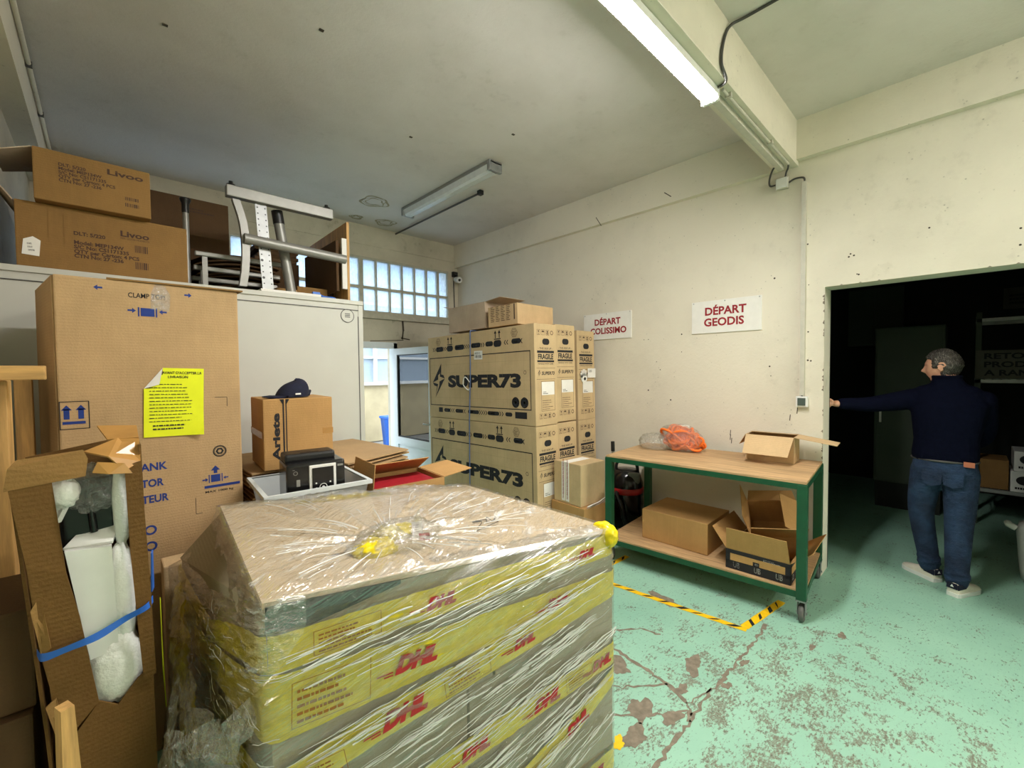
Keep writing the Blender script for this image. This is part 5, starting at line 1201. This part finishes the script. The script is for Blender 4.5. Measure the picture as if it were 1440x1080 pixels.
for c0_, c1_, cl_ in clus:
    for i in range(20):
        s0 = c0_ + q.gauss(0, .07); z0 = c1_ + q.gauss(0, .022) + .2 * (s0 - c0_); ln = cl_ * q.choice((.12, .2, .35, .6, .9))
        sl = .09 + .36 * (1.0 - z0) * (.4 + .6 * max(0, s0)) + q.uniform(-.02, .02); n = max(3, int(ln / .02)); P = []; w_ = q.choice((.0006, .0009, .0013, .0019, .003)); off_ = q.uniform(.015, .02)
        for j in range(n + 1):
            s = s0 + ln * j / n
            if s > 1.19 or s < -.06: continue
            z = z0 + sl * (s - s0) + .002 * math.sin(j * .9 + i)
            if not .06 < z < 1.03: continue
            p, nn = per(s, z, off_ + .002 * math.sin(j * 1.3 + i)); P.append((p.x - PX, p.y - PY, z))
        if len(P) > 2: b.tube(P, [w_ * (.2 + .8 * abs(math.sin(PI * (k_ + .5) / len(P) * (1 + i % 3)))) for k_ in range(len(P))], 0, 5)
for i in range(60):  # more white strands standing for glints on the left side
    s0 = -q.uniform(0, .95); z0 = q.uniform(.35, .98); ln = q.choice((.04, .07, .1)); P = []; sl = q.uniform(-.5, .3)
    for j in range(6):
        s = s0 + ln * j / 5; z = z0 + sl * (s - s0); p, nn = per(s, z, .03 + .004 * math.sin(j + i)); P.append((p.x - PX, p.y - PY, z))
    b.tube(P, [q.uniform(.0004, .001)] * 6, 0, 5)
o = b.build('film_glint_strands', M['strand'], e); o['kind'] = 'stuff'
q = random.Random(78); b = MB()
for i in range(120):
    a = q.uniform(0, 2 * PI); r0 = q.uniform(.12, .55); ln = q.uniform(.06, .26); P = []
    for j in range(6):
        r_ = r0 + ln * j / 5; X = TWX + r_ * math.cos(a) * 1.1; Y = TWY + r_ * math.sin(a) * .8
        u = (X - .31) / 1.07; v = (Y - (1.142 - .176 * u)) / .83
        if not (.03 < u < .97 and .03 < v < .96): break
        P.append((X - PX, Y - PY, ztop(Vector((X, Y))) + .012 + .006 * math.sin(PI * j / 5)))
    if len(P) > 2: b.tube(P, [q.uniform(.0008, .002)] * len(P), 0, 5)
o = b.build('film_creases', M['strand'], e); o['kind'] = 'stuff'
def ridge(name, A, B_, h, seed, mat, n=60, amp=.012):
    q = random.Random(seed); b = MB(); vs = []; k_ = 6; ph = [q.uniform(0, 6) for _ in range(6)]
    for i in range(n + 1):
        t = i / n; p = Vector(A).lerp(Vector(B_), t); hh = h * (.55 + .45 * abs(math.sin(t * 9 + ph[0]))) * math.sin(PI * min(1, max(.02, t * 1.02))) ** .4
        for j in range(k_ + 1):
            a = PI * j / k_; vs.append((p.x - PX + amp * .4 * math.sin(i * 1.7 + j + ph[1]), p.y - PY + .028 * math.cos(a) + amp * .5 * math.sin(i * 1.1 + j * 2 + ph[2]), p.z + hh * math.sin(a) + amp * .35 * math.sin(i * 2.3 + ph[3]) * math.sin(a)))
    r_ = k_ + 1; b.add(vs, [(i * r_ + j, i * r_ + j + 1, (i + 1) * r_ + j + 1, (i + 1) * r_ + j) for i in range(n) for j in range(k_)], 0, True); return b.build(name, mat, e)
ridge('film_ruffle', (.32, 1.95, 1.128), (1.36, 1.80, 1.045), .034, 4, M['ruffle'])
ridge('film_ruffle', (.30, 1.18, 1.085), (1.40, .99, 1.03), .012, 5, M['ruffle'])
ridge('tape_ruffle', (.55, 1.90, 1.11), (.95, 1.85, 1.08), .02, 6, M['ytrans'], 30)
M['kdark2'] = cardboard('kraft_shaded_torn', (114, 82, 42))  # board darkened to paint in the dim light on the torn carton
# ================================================================ left side: wooden rack, torn carton, odds and ends
e = empty('wooden_rack', (-.33, 2.0, 0), 0, 'rough wooden rack at the left edge beside the tall carton', 'rack')
b = MB(); b.bb((.07, -.05, 0), (.118, .04, 1.634), 0, None, .003); b.build('post', M['pine'], e)
b = MB(); b.bb((.07, .55, 0), (.118, .60, 1.634), 0, None, .003); b.build('post', M['pine'], e)
b = MB(); b.bb((-.085, -.10, 1.635), (.20, -.055, 1.677), 0, None, .003); b.build('rail', M['pinex'], e)
b = MB(); b.bb((-.085, -.05, .80), (.07, .60, .83)); b.build('shelf_board', M['pinex'], e)
b = MB(); b.bb((-.085, -.055, 1.635), (.07, .6, 1.655)); b.build('top_board', M['pinex'], e)
carton('carton', .17, .30, .255, (-.235, 1.76, .81), 0, M['kdark'], 'dark brown carton at the left edge behind the torn carton', tape=False)
carton('carton', .19, .34, .805, (-.25, 1.76, 0), R(0), M['kdark'], 'dark carton on the floor at the left edge, below the brown carton', tape=False)
b = MB(); b.panel([(-.10, 1.30, .0), (-.035, 1.32, .0), (-.075, 1.34, .93), (-.095, 1.33, .93)], .035); tag(b.build('wooden_plank', M['pine']), 'short upright wooden plank in the lower left corner by the torn carton', 'plank')
# torn carton: tall and narrow, front ripped open over foam-packed goods
e = empty('torn_carton', (-.03, 1.6, 0), 0, 'tall torn carton showing white foam, tied with a blue strap', 'torn carton')
def Q(x, z, y=0.0): return (x + .03, 1.5 - 1.6 + y, z)
K = M['kdark2']
b = MB()
b.panel([Q(-.168, 1.40, .02), Q(-.128, .78, .02), Q(-.09, .0, .02), Q(-.09, .0, .30), Q(-.128, .78, .30), Q(-.168, 1.40, .30)], .006)         # left side
b.panel([Q(.062, 1.46, .02), Q(.07, .78, .02), Q(.075, .0, .02), Q(.075, .0, .30), Q(.07, .78, .30), Q(.062, 1.46, .30)], .006)                 # right side
b.panel([Q(-.168, 1.42, .30), Q(.062, 1.46, .30), Q(.075, 0, .30), Q(-.09, 0, .30)], .006)                                                      # back
b.panel([Q(-.035, .82, .004), Q(.0, .79, .006), Q(.04, .84, .006), Q(.072, .86, .01), Q(.078, .0, .01), Q(-.09, .0, .004), Q(-.105, .60, .002), Q(-.108, .72, .002)], .006)   # lower front
b.build('box_body', K, e)
b = MB(); P = [(-.168, 1.385), (-.10, 1.40), (-.092, 1.30), (-.082, 1.17), (-.062, 1.05), (-.052, .96), (-.035, .82), (-.108, .74), (-.118, .90), (-.132, 1.0), (-.145, 1.2)]
b.panel([Q(x, z, -.004 + .006 * math.sin(z * 9)) for x, z in P], .005); b.build('front_strip', K, e)
for i, P in enumerate(([(-.142, 1.10), (-.126, 1.13), (-.112, 1.0), (-.128, .98)], [(-.125, .86), (-.108, .87), (-.092, .77), (-.108, .76)])):
    b = MB(); b.panel([Q(x, z, -.012 + .01 * (j % 2)) for j, (x, z) in enumerate(P)], .006); b.build('torn_edge', M['kraft4'], e)
b = MB(); b.panel([Q(-.175, 1.385, -.005), Q(-.042, 1.398, -.005), Q(-.037, 1.44, .005), Q(-.045, 1.462, .01), Q(-.155, 1.452, .01), Q(-.168, 1.435, .0)], .006); b.build('top_flap', M['kraft4'], e)
b = MB(); b.panel([Q(-.045, 1.455, .02), Q(.0, 1.44, -.01), Q(.03, 1.40, -.015), Q(.062, 1.415, .01), Q(.062, 1.472, .05), Q(.02, 1.478, .06)], .005)
b.panel([Q(-.03, 1.405, -.012), Q(.0, 1.398, -.02), Q(.045, 1.392, -.015), Q(.03, 1.42, -.012), Q(-.02, 1.43, -.008)], .004); b.panel([Q(.0, 1.475, .06), Q(.062, 1.475, .05), Q(.062, 1.50, .14), Q(-.02, 1.505, .16)], .005)
b.build('top_wrap', M['tape'], e)
b = MB(); P = [(.030, 1.41), (.062, 1.42), (.072, 1.10), (.078, .84), (.052, .83), (.046, .95), (.035, 1.18)]
b.panel([Q(x, z, .0) for x, z in P], .005); b.build('front_edge', K, e)
# contents
b = MB(); b.panel([Q(-.10, 1.42, .05), Q(-.07, 1.40, .03), Q(-.075, 1.33, .03), Q(-.095, 1.28, .05)], .016); v_, f_ = crumple((-.055, -.06, 1.355), (.024, .026, .03), 31, .5, 30, 18); b.add(v_, f_, 0, True); b.build('foam_piece', M['foam'], e)
b = MB(); b.panel([Q(-.085, 1.215, .03), Q(.0, 1.205, .03), Q(.006, .935, .03), Q(-.048, .925, .03)], .03); b.panel([Q(-.088, 1.215, .035), Q(-.06, 1.24, .07), Q(.02, 1.25, .07), Q(.002, 1.21, .03)], .01); b.build('white_panel', M['white'], e)
b = MB(); v_, f_ = crumple((.048, -.055, 1.06), (.026, .03, .13), 33, .25, 30, 24); b.add(v_, f_, 0, True); b.build('foam_piece', M['foam'], e)
b = MB(); v_, f_ = crumple((.03, -.06, .88), (.05, .03, .085), 35, .35, 30, 22); b.add(v_, f_, 0, True); b.build('foam_piece', M['foam'], e)
b = MB(); v_, f_ = crumple((.052, -.055, 1.30), (.016, .018, .10), 37, .3, 26, 20); b.add(v_, f_, 0, True); b.build('foam_piece', M['foam'], e)
b = MB(); b.box((-.012, -.01, 1.29), (.105, .06, .18), 0, None, .008); b.tube([(-.01, -.045, 1.35), (-.002, -.045, 1.24)], .008, 0, 8); b.build('black_appliance', M['glossblack'], e)
b = MB(); v_, f_ = crumple((.0, -.045, 1.355), (.05, .02, .045), 39, .6, 40, 26); b.add(v_, f_, 0, True); b.build('plastic_sheet', film('wrinkled_bag', base=.08, haze=.3, sc=16, bs=1.0), e)
b = MB(); P = [Q(-.138, .985, .02), Q(-.125, .982, -.012), Q(-.08, .99, -.022), Q(-.03, 1.0, -.026), Q(.02, 1.02, -.022), Q(.062, 1.03, -.012), Q(.078, 1.035, .02)]; P = smooth_path(P, 5); vs = []
for i, p in enumerate(P): tw = .008 * math.sin(i * .5); vs += [(p.x, p.y - tw * .4, p.z - .009), (p.x, p.y + tw * .4, p.z + .009)]
b.add(vs, [(2 * i, 2 * i + 2, 2 * i + 3, 2 * i + 1) for i in range(len(P) - 1)], 0, True); b.build('blue_strap', M['bluestrap'], e)
b = MB(); b.panel([(.108, -.08, 1.16), (.112, -.05, 1.16), (.112, -.04, 1.05), (.106, -.07, 1.05)], .003); b.build('blue_strap', M['bluestrap'], e)
# narrow carton and a yellow notice end between the torn carton and the wrapped pallet
carton('carton', .17, .12, .86, (.235, 2.30, 0), R(0), M['kraft2'], 'narrow pale carton standing between the torn carton and the wrapped pallet', tape=False)
b = MB(); b.panel([(.098, 1.60, 1.0), (.102, 1.66, .86), (.104, 1.62, .66), (.098, 1.59, .8)], .002); tag(b.build('yellow_sheet', M['yellow']), 'narrow fluorescent yellow sheet hanging beside the torn carton', 'paper')
# ================================================================ person in the opening
def bake(mb, voxel, smooth=6, fac=.5):
    """one continuous surface out of overlapping shapes"""
    o = mb.build('tmp', M['white']); r = o.modifiers.new('r', 'REMESH'); r.mode = 'VOXEL'; r.voxel_size = voxel; r.use_smooth_shade = True
    s = o.modifiers.new('s', 'SMOOTH'); s.iterations = smooth; s.factor = fac
    dg = bpy.context.evaluated_depsgraph_get(); me = bpy.data.meshes.new_from_object(o.evaluated_get(dg)); old = o.data; bpy.data.objects.remove(o); bpy.data.meshes.remove(old)
    for p in me.polygons: p.use_smooth = True
    return me
def mesh_obj(name, me, mat, parent=None):
    me.name = name; me.materials.clear(); me.materials.append(mat); o = bpy.data.objects.new(name, me); C.objects.link(o)
    if parent is not None: o.parent = parent
    return o
def loft(mb, rings, n=28, sup=2.4):
    """rings: (x, y, z, half depth x, half width y)"""
    vs = []
    for x, y, z, dx, wy in rings:
        for j in range(n):
            a = 2 * PI * j / n; ca, sa = math.cos(a), math.sin(a); vs.append((x + dx * math.copysign(abs(ca) ** (2 / sup), ca), y + wy * math.copysign(abs(sa) ** (2 / sup), sa), z))
    fs = [(i * n + j, i * n + (j + 1) % n, (i + 1) * n + (j + 1) % n, (i + 1) * n + j) for i in range(len(rings) - 1) for j in range(n)]
    mb.add(vs, fs + [tuple(range(n - 1, -1, -1)), tuple(range((len(rings) - 1) * n, len(rings) * n))], 0, True)
def limb(mb, P, rs, n=16):
    Q_ = smooth_path(P, 6); k_ = len(Q_); R_ = []
    for i in range(k_):
        t = i / (k_ - 1) * (len(rs) - 1); a = min(int(t), len(rs) - 2); R_.append(rs[a] + (rs[a + 1] - rs[a]) * (t - a))
    mb.tube(Q_, R_, 0, n); mb.ball(P[0], rs[0], 0, n, 8); mb.ball(P[-1], rs[-1], 0, n, 8)
HC = Vector((4.578, .122, 1.645)); fx, fy = .30, .954     # head centre and facing direction
HM = Matrix(((fy, fx, 0, HC.x), (-fx, fy, 0, HC.y), (0, 0, 1, HC.z), (0, 0, 0, 1))) @ Matrix.Rotation(R(-7), 4, 'X')   # local x lateral, y forward, z up
def headp(d):
    x, y, z = d.x * .077, d.y * .100, d.z * .122
    if d.z < 0:
        x *= 1 - .30 * (-d.z) ** 1.3
        if d.y < 0: y *= 1 - .42 * min(1, -d.z * 1.25)
        else: y += .012 * (-d.z)
    g = lambda a, b_, c, d_: math.exp(-((x - a) / b_) ** 2 - ((z - c) / d_) ** 2)
    if d.y > 0:
        y += .030 * g(0, .012, -.020, .016) + .016 * g(0, .010, .004, .022) + .007 * g(0, .05, .036, .012) - .011 * (g(.031, .016, .016, .012) + g(-.031, .016, .016, .012))
        y += .008 * g(0, .020, -.052, .007) + .006 * g(0, .018, -.066, .006) - .006 * g(0, .025, -.059, .004) + .011 * g(0, .026, -.094, .015) - .006 * g(0, .02, -.079, .008)
    return Vector((x, y, z))
def head_grid(nu, nv, off=0.0):
    vs = []
    for i in range(nv + 1):
        t = PI * i / nv
        for j in range(nu):
            a = 2 * PI * j / nu; d = Vector((math.sin(t) * math.cos(a), math.sin(t) * math.sin(a), math.cos(t))); p = headp(d); vs.append((p + d * off, d))
    return vs
bd = MB(); nu, nv = 64, 48; hv = head_grid(nu, nv)
bd.add([p for p, d in hv], [(i * nu + j, (i + 1) * nu + j, (i + 1) * nu + (j + 1) % nu, i * nu + (j + 1) % nu) for i in range(nv) for j in range(nu)], 0, True, HM)
for s in (-1, 1):
    bd.ball((s * .078, -.012, -.006), (.011, .020, .032), 0, 14, 10, HM @ Matrix.Rotation(R(-12), 4, 'X'))
    bd.tube([(s * .084, -.02 + .021 * math.cos(a), -.004 + .031 * math.sin(a)) for a in [R(-80 + 20 * i) for i in range(14)]], .006, 0, 8, True, HM)
limb(bd, [(4.55, .095, 1.44), (4.558, .10, 1.52), (4.572, .112, 1.60)], [.075, .062, .058])
loft(bd, [(4.515, .105, .86, .10, .15), (4.52, .105, .95, .115, .165), (4.525, .10, 1.12, .10, .15), (4.535, .095, 1.3, .11, .18), (4.545, .09, 1.42, .09, .17), (4.55, .09, 1.46, .06, .10)])
SHL, ELL, WRL = (4.555, .285, 1.395), (4.51, .53, 1.345), (4.365, .738, 1.348)
SHR, ELR, WRR = (4.57, -.085, 1.395), (4.66, -.10, 1.15), (4.80, -.01, 1.02)
limb(bd, [SHL, ELL, WRL], [.058, .042, .027]); limb(bd, [SHR, ELR, WRR], [.058, .042, .027])
def hand(mb, w_, d, nrm, curl=.5):
    """palm, four fingers and a thumb from the wrist w_ along d; nrm points out of the back of the hand"""
    d = Vector(d).normalized(); nrm = Vector(nrm).normalized(); sd = d.cross(nrm).normalized(); w_ = Vector(w_)
    for i in range(5): mb.ball(w_ + d * (.015 + .018 * i), (.016 + .004 * min(i, 2),) * 3, 0, 10, 8)
    for k_ in range(4):
        b0 = w_ + d * .085 + sd * (-.027 + .018 * k_); L = (.062, .074, .07, .055)[k_]; P = [w_ + d * .04 + sd * (-.02 + .0135 * k_), b0]
        dd = d.copy(); p = b0
        for j in range(3):
            dd = (dd - nrm * curl * (.5 + .35 * j)).normalized(); p = p + dd * L / 2.6; P.append(p)
        mb.tube(smooth_path(P, 4), [.0125 - .0045 * i / 16 for i in range(17)], 0, 10)
        mb.ball(P[-1], .0085, 0, 8, 6)
    P = [w_ + d * .02 - sd * .012, w_ + d * .04 - sd * .034 - nrm * .01, w_ + d * .068 - sd * .042 - nrm * .022, w_ + d * .092 - sd * .038 - nrm * .032]
    mb.tube(smooth_path(P, 4), [.014 - .005 * i / 12 for i in range(13)], 0, 10); mb.ball(P[-1], .009, 0, 8, 6)
hand(bd, WRL, (-.45, .88, -.05), (.88, .45, .05), .35)
hand(bd, WRR, (.75, .45, -.4), (.4, -.7, .6), .5)
limb(bd, [(4.515, .195, .90), (4.575, .215, .49), (4.60, .175, .09)], [.085, .055, .04]); limb(bd, [(4.51, .02, .90), (4.485, .018, .5), (4.425, .022, .09)], [.085, .055, .04])
def skin_mat():
    m, nt, b = newmat('skin'); v = coords(nt); f = noise(nt, v, 26, 4)
    nt.links.new(mixc(nt, ramp(nt, f, .3, .7), lin((206, 150, 122)), lin((226, 172, 142))), b.inputs['Base Color']); b.inputs['Roughness'].default_value = .5; b.inputs['Subsurface Weight'].default_value = .08; b.inputs['Subsurface Radius'].default_value = (.02, .008, .004); return m
person = mesh_obj('person', bake(bd, .005, 2, .4), skin_mat())
tag(person, 'person in navy jumper and jeans seen from behind, one arm reaching to the wall', 'person')
# hair: a shell over crown, back and temples
b = MB(); nu, nv = 72, 54; hv = head_grid(nu, nv, .011); keep = []; q = random.Random(4)
def hairy(d, p):
    if d.y > .0: return p.z > .062 - .04 * max(0, .45 - d.y) + .035 * max(0, d.y - .4) or (d.y < .36 and p.z > -.01 and abs(d.x) > .8) or (d.y < .18 and p.z > .03)
    return p.z > -.08 - .0 * d.y and not (abs(d.x) > .93 and p.z < .0 and d.y > -.25)
vs = []
for p, d in hv:
    k_ = hairy(d, p); pp = p + d * ((.004 * math.sin(d.x * 40 + d.z * 31) + .003 * math.sin(d.y * 57 + d.x * 23)) if k_ else -.016); vs.append(pp)
fs = []
for i in range(nv):
    for j in range(nu):
        f_ = (i * nu + j, (i + 1) * nu + j, (i + 1) * nu + (j + 1) % nu, i * nu + (j + 1) % nu)
        if any(hairy(hv[a][1], hv[a][0]) for a in f_): fs.append(f_)
b.add(vs, fs, 0, True, HM)
def hair_mat():
    m, nt, b = newmat('greying_hair'); f = noise(nt, coords(nt, scale=(1, 1, .3), rot=(.6, 0, 0)), 170, 4, .7); g = noise(nt, coords(nt), 22, 3)
    nt.links.new(mixc(nt, mth(nt, 'MULTIPLY', ramp(nt, f, .45, .7), ramp(nt, g, .35, .65, .2, 1)), lin((40, 34, 28)), lin((150, 144, 134))), b.inputs['Base Color']); b.inputs['Roughness'].default_value = .5; bump(nt, b, f, .8, .006); return m
b.build('hair', hair_mat(), person)
# jumper
jm = MB()
loft(jm, [(4.518, .105, .945, .128, .172), (4.52, .105, .98, .136, .182), (4.525, .10, 1.1, .128, .176), (4.53, .095, 1.25, .132, .195), (4.54, .09, 1.36, .128, .212), (4.547, .09, 1.425, .108, .185), (4.552, .09, 1.475, .085, .14), (4.556, .095, 1.52, .076, .095), (4.564, .103, 1.57, .070, .074)])
limb(jm, [SHL, ELL, (4.395, .70, 1.348)], [.082, .062, .046]); limb(jm, [SHR, ELR, (4.775, -.03, 1.035)], [.074, .056, .044])
limb(jm, [(4.55, -.02, 1.43), (4.555, .10, 1.455), (4.555, .22, 1.43)], [.075, .085, .075])
jm.tube([(4.558 + .074 * math.cos(a), .102 + .076 * math.sin(a), 1.572) for a in [2 * PI * i / 20 for i in range(20)]], .012, 0, 8, closed=True)
M['jumper'] = plain('navy_wool', (7, 10, 27), .95, var=.2, sc=50, bmp=.4, spec=.08)
mesh_obj('jumper', bake(jm, .009, 5), M['jumper'], person)
def denim():
    m, nt, b = newmat('denim'); v = coords(nt); f = noise(nt, v, 7, 4); g = noise(nt, v, 160, 2)
    nt.links.new(mixc(nt, ramp(nt, f, .35, .7), lin((17, 32, 58)), lin((38, 62, 94))), b.inputs['Base Color']); b.inputs['Roughness'].default_value = .9; bump(nt, b, mth(nt, 'ADD', g, mth(nt, 'MULTIPLY', noise(nt, coords(nt, scale=(1, 1, 2)), 14, 3), 4)), .5, .008); return m
jn = MB()
loft(jn, [(4.515, .105, .80, .115, .165), (4.515, .105, .88, .132, .178), (4.518, .105, .97, .124, .168)])
limb(jn, [(4.518, .195, .86), (4.56, .222, .62), (4.58, .222, .47), (4.60, .185, .2), (4.605, .178, .115)], [.098, .084, .074, .064, .062]); limb(jn, [(4.512, .018, .86), (4.50, .018, .62), (4.482, .022, .47), (4.435, .025, .2), (4.43, .025, .095)], [.102, .088, .078, .066, .063])
for z, x, y in ((.14, 4.605, .178), (.175, 4.603, .18), (.12, 4.43, .024), (.155, 4.433, .024)): jn.tube([(x + .066 * math.cos(a), y + .064 * math.sin(a), z + .012 * math.sin(2 * a + z * 50)) for a in [2 * PI * i / 18 for i in range(18)]], .009, 0, 8, closed=True)
mesh_obj('jeans', bake(jn, .009, 4), denim(), person)
b = MB(); b.panel([(4.388, .005, .935), (4.392, -.05, .932), (4.392, -.05, .968), (4.388, .005, .971)], .004); b.build('leather_patch', plain('tan_leather', (176, 104, 76), .7), person)
for y in (.055, .165):   # back pockets
    b = MB(); b.panel([(4.383, y - .055, .89), (4.383, y + .055, .89), (4.386, y + .05, .79), (4.386, y, .77), (4.386, y - .05, .79)], .004); b.build('back_pocket', bpy.data.materials['denim'], person)
b = MB(); b.tube([(4.52 + .131 * math.cos(a), .105 + .176 * math.sin(a), .957) for a in [2 * PI * i / 24 for i in range(24)]], .009, 0, 8, closed=True); b.build('belt', M['cable'], person)
def shoe(heel, d, lift, tilt_):
    d = Vector((d[0], d[1], 0)).normalized(); s = Vector((-d.y, d.x, 0)); T_ = Matrix(((d.x, s.x, 0, heel[0]), (d.y, s.y, 0, heel[1]), (0, 0, 1, lift), (0, 0, 0, 1))) @ Matrix.Rotation(tilt_, 4, 'Y')
    prof = [(x_ * .93, w__, z_, h_) for x_, w__, z_, h_ in ((0, .030, .05, .095), (.02, .038, .052, .10), (.07, .040, .04, .105), (.12, .040, .03, .092), (.18, .046, .028, .066), (.235, .046, .026, .054), (.27, .036, .026, .046), (.288, .018, .028, .038))]
    up = MB(); sl = MB(); n = 12; vs = []; so = []
    for x, w_, z0, h in prof:
        for j in range(n + 1):
            a = PI * j / n; vs.append((x, w_ * math.cos(a), .026 + (h - .026) * math.sin(a) ** .8))
        so.append((x, w_ + .004))
    up.add(vs, [(i * (n + 1) + j, i * (n + 1) + j + 1, (i + 1) * (n + 1) + j + 1, (i + 1) * (n + 1) + j) for i in range(len(prof) - 1) for j in range(n)] + [tuple(range(n, -1, -1)), tuple(range((len(prof) - 1) * (n + 1), len(prof) * (n + 1)))], 0, True, T_)
    o = up.build('sneaker', M['sneak'], person)
    ol = [(x, w_) for x, w_ in so] + [(x, -w_) for x, w_ in reversed(so)]; ol = [(-.004, .02)] + ol + [(-.004, -.02)]
    sl.panel([(x, y, .014) for x, y in ol], .028, 0, T_); sl.build('sole', M['white'], o)
    t = MB(); t.panel([(-.004, .03, .058), (-.004, -.03, .058), (-.002, -.026, .098), (-.002, .026, .098)], .005, 0, T_); t.panel([(-.0005, .033, .055), (.07, .042, .062), (.072, .042, .085), (.0, .03, .092)], .005, 0, T_); t.panel([(-.0005, -.033, .055), (.07, -.042, .062), (.072, -.042, .085), (.0, -.03, .092)], .005, 0, T_); t.build('heel_patch', M['navy'], o)
    g = MB(); g.box((.055, 0, .088), (.05, .05, .02), 0, T_); g.panel([(-.0075, .010, .072), (-.0075, -.010, .072), (-.0075, 0, .09)], .002, 0, T_); g.build('heel_emblem', M['white'], o)
M['sneak'] = plain('white_leather', (222, 216, 200), .5, var=.08)
shoe((4.565, .125), (.66, .75), .001, 0); shoe((4.36, .045), (.90, -.43), .001, 0)

# ================================================================ dark storeroom behind
M['gloom'] = plain('dimmed_green_metal', (60, 70, 56), .6, var=.12, sc=3)  # cabinet and shelf metal darkened to paint in the unlit storeroom
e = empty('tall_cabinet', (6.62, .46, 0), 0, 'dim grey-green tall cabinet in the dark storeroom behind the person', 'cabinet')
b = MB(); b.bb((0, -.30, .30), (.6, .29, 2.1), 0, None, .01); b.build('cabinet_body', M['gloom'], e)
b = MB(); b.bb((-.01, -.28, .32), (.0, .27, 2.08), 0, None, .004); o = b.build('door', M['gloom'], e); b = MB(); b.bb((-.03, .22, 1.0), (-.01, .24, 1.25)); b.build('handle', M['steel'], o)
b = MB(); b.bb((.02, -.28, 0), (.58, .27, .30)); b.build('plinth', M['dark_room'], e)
e = empty('storage_shelf', (6.60, -.06, 0), 0, 'wire storage shelf with a sign in the dark storeroom', 'shelf')
for x in (0, .55):
    for y in (0, -1.5):
        b = MB(); b.bb((x, y - .04, 0), (x + .04, y, 2.2)); b.build('upright', M['gloom'], e)
for z in (.34, 1.47, 2.1):
    b = MB(); b.bb((0, -1.5, z), (.03, 0, z + .035)); b.bb((.55, -1.5, z), (.58, 0, z + .035))
    for i in range(6): b.bb((.06 + i * .09, -1.5, z + .025), (.066 + i * .09, 0, z + .031))
    for i in range(26): b.bb((.0, -1.49 + i * .059, z + .03), (.58, -1.484 + i * .059, z + .036))
    b.build('wire_shelf', M['galv'], e)
e = empty('shelf_sign', (6.585, -.37, 1.66), 0, 'dim sign with three lines of dark lettering on the storeroom shelf', 'sign')
b = MB(); b.bb((-.008, -.31, -.145), (0, .31, .145)); f = Face(b, (-.008, .31, -.145), (0, -1, 0), (0, 0, 1))
for i, s in enumerate(('RETOUR', 'PRODUITS', 'A RANGER')): fit_text(f, .06, .20 - i * .085, (.42, .5, .5)[i], .06, s, 1, .03)
b.build('board', [plain('dimmed_board', (96, 92, 82), .9), M['ink']], e)  # pale sign greyed, its dimness put into the board colour
for i, (y, z, w_, h) in enumerate(((-.50, .378, .36, .21), (-.52, .59, .36, .20))):
    carton('white_carton', .4, w_, h, (6.80, y, z), 0, [M['white'], M['ink']], ('lower white carton with a dark oval print on the storeroom shelf', 'upper white carton with a dark oval print on the storeroom shelf')[i], tape=False, prints=lambda F: (F['left'].disc(.09, .12, .045, 1, 20, 1.2), F['left'].lines(.03, .03, .2, .03, 1, 1, 3, .7)))
carton('carton', .4, .22, .3, (6.84, -.20, .378), 0, M['kraft4'], 'brown carton beside the white cartons on the storeroom shelf', tape=False)
carton('carton', .4, .5, .35, (6.84, -.95, .378), 0, M['kraft4'], 'long brown carton at the far end of the storeroom shelf', tape=False)
e = empty('plastic_drum', (5.05, -.55, 0), 0, 'pale plastic drum on the storeroom floor at the right edge', 'drum')
b = MB(); b.lathe([(.20, .0), (.24, .02), (.25, .1), (.27, .38), (.26, .44), (.19, .47), (.19, .52)], 0, 28); b.build('drum_body', M['cream'], e)
b = MB(); b.tube([(.0, .27, .40), (.0, .31, .42), (.04, .31, .42)], .022, 0, 10); b.build('spout', M['white'], e)
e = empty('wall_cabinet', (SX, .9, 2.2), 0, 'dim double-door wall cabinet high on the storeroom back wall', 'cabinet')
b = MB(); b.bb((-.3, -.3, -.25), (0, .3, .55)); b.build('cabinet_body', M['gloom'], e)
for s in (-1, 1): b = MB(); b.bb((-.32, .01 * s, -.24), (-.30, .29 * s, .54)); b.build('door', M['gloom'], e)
b = MB(); f = Face(b, (SX, -.30, 2.35), (0, -1, 0), (0, 0, 1), .004); f.rect(0, 0, .32, .26, 0); f.lines(.05, .06, .22, .14, 3, 1, 2, .5); tag(b.build('notice', [bpy.data.materials['dimmed_board'], M['ink']]), 'dim paper notice high on the storeroom back wall', 'notice')
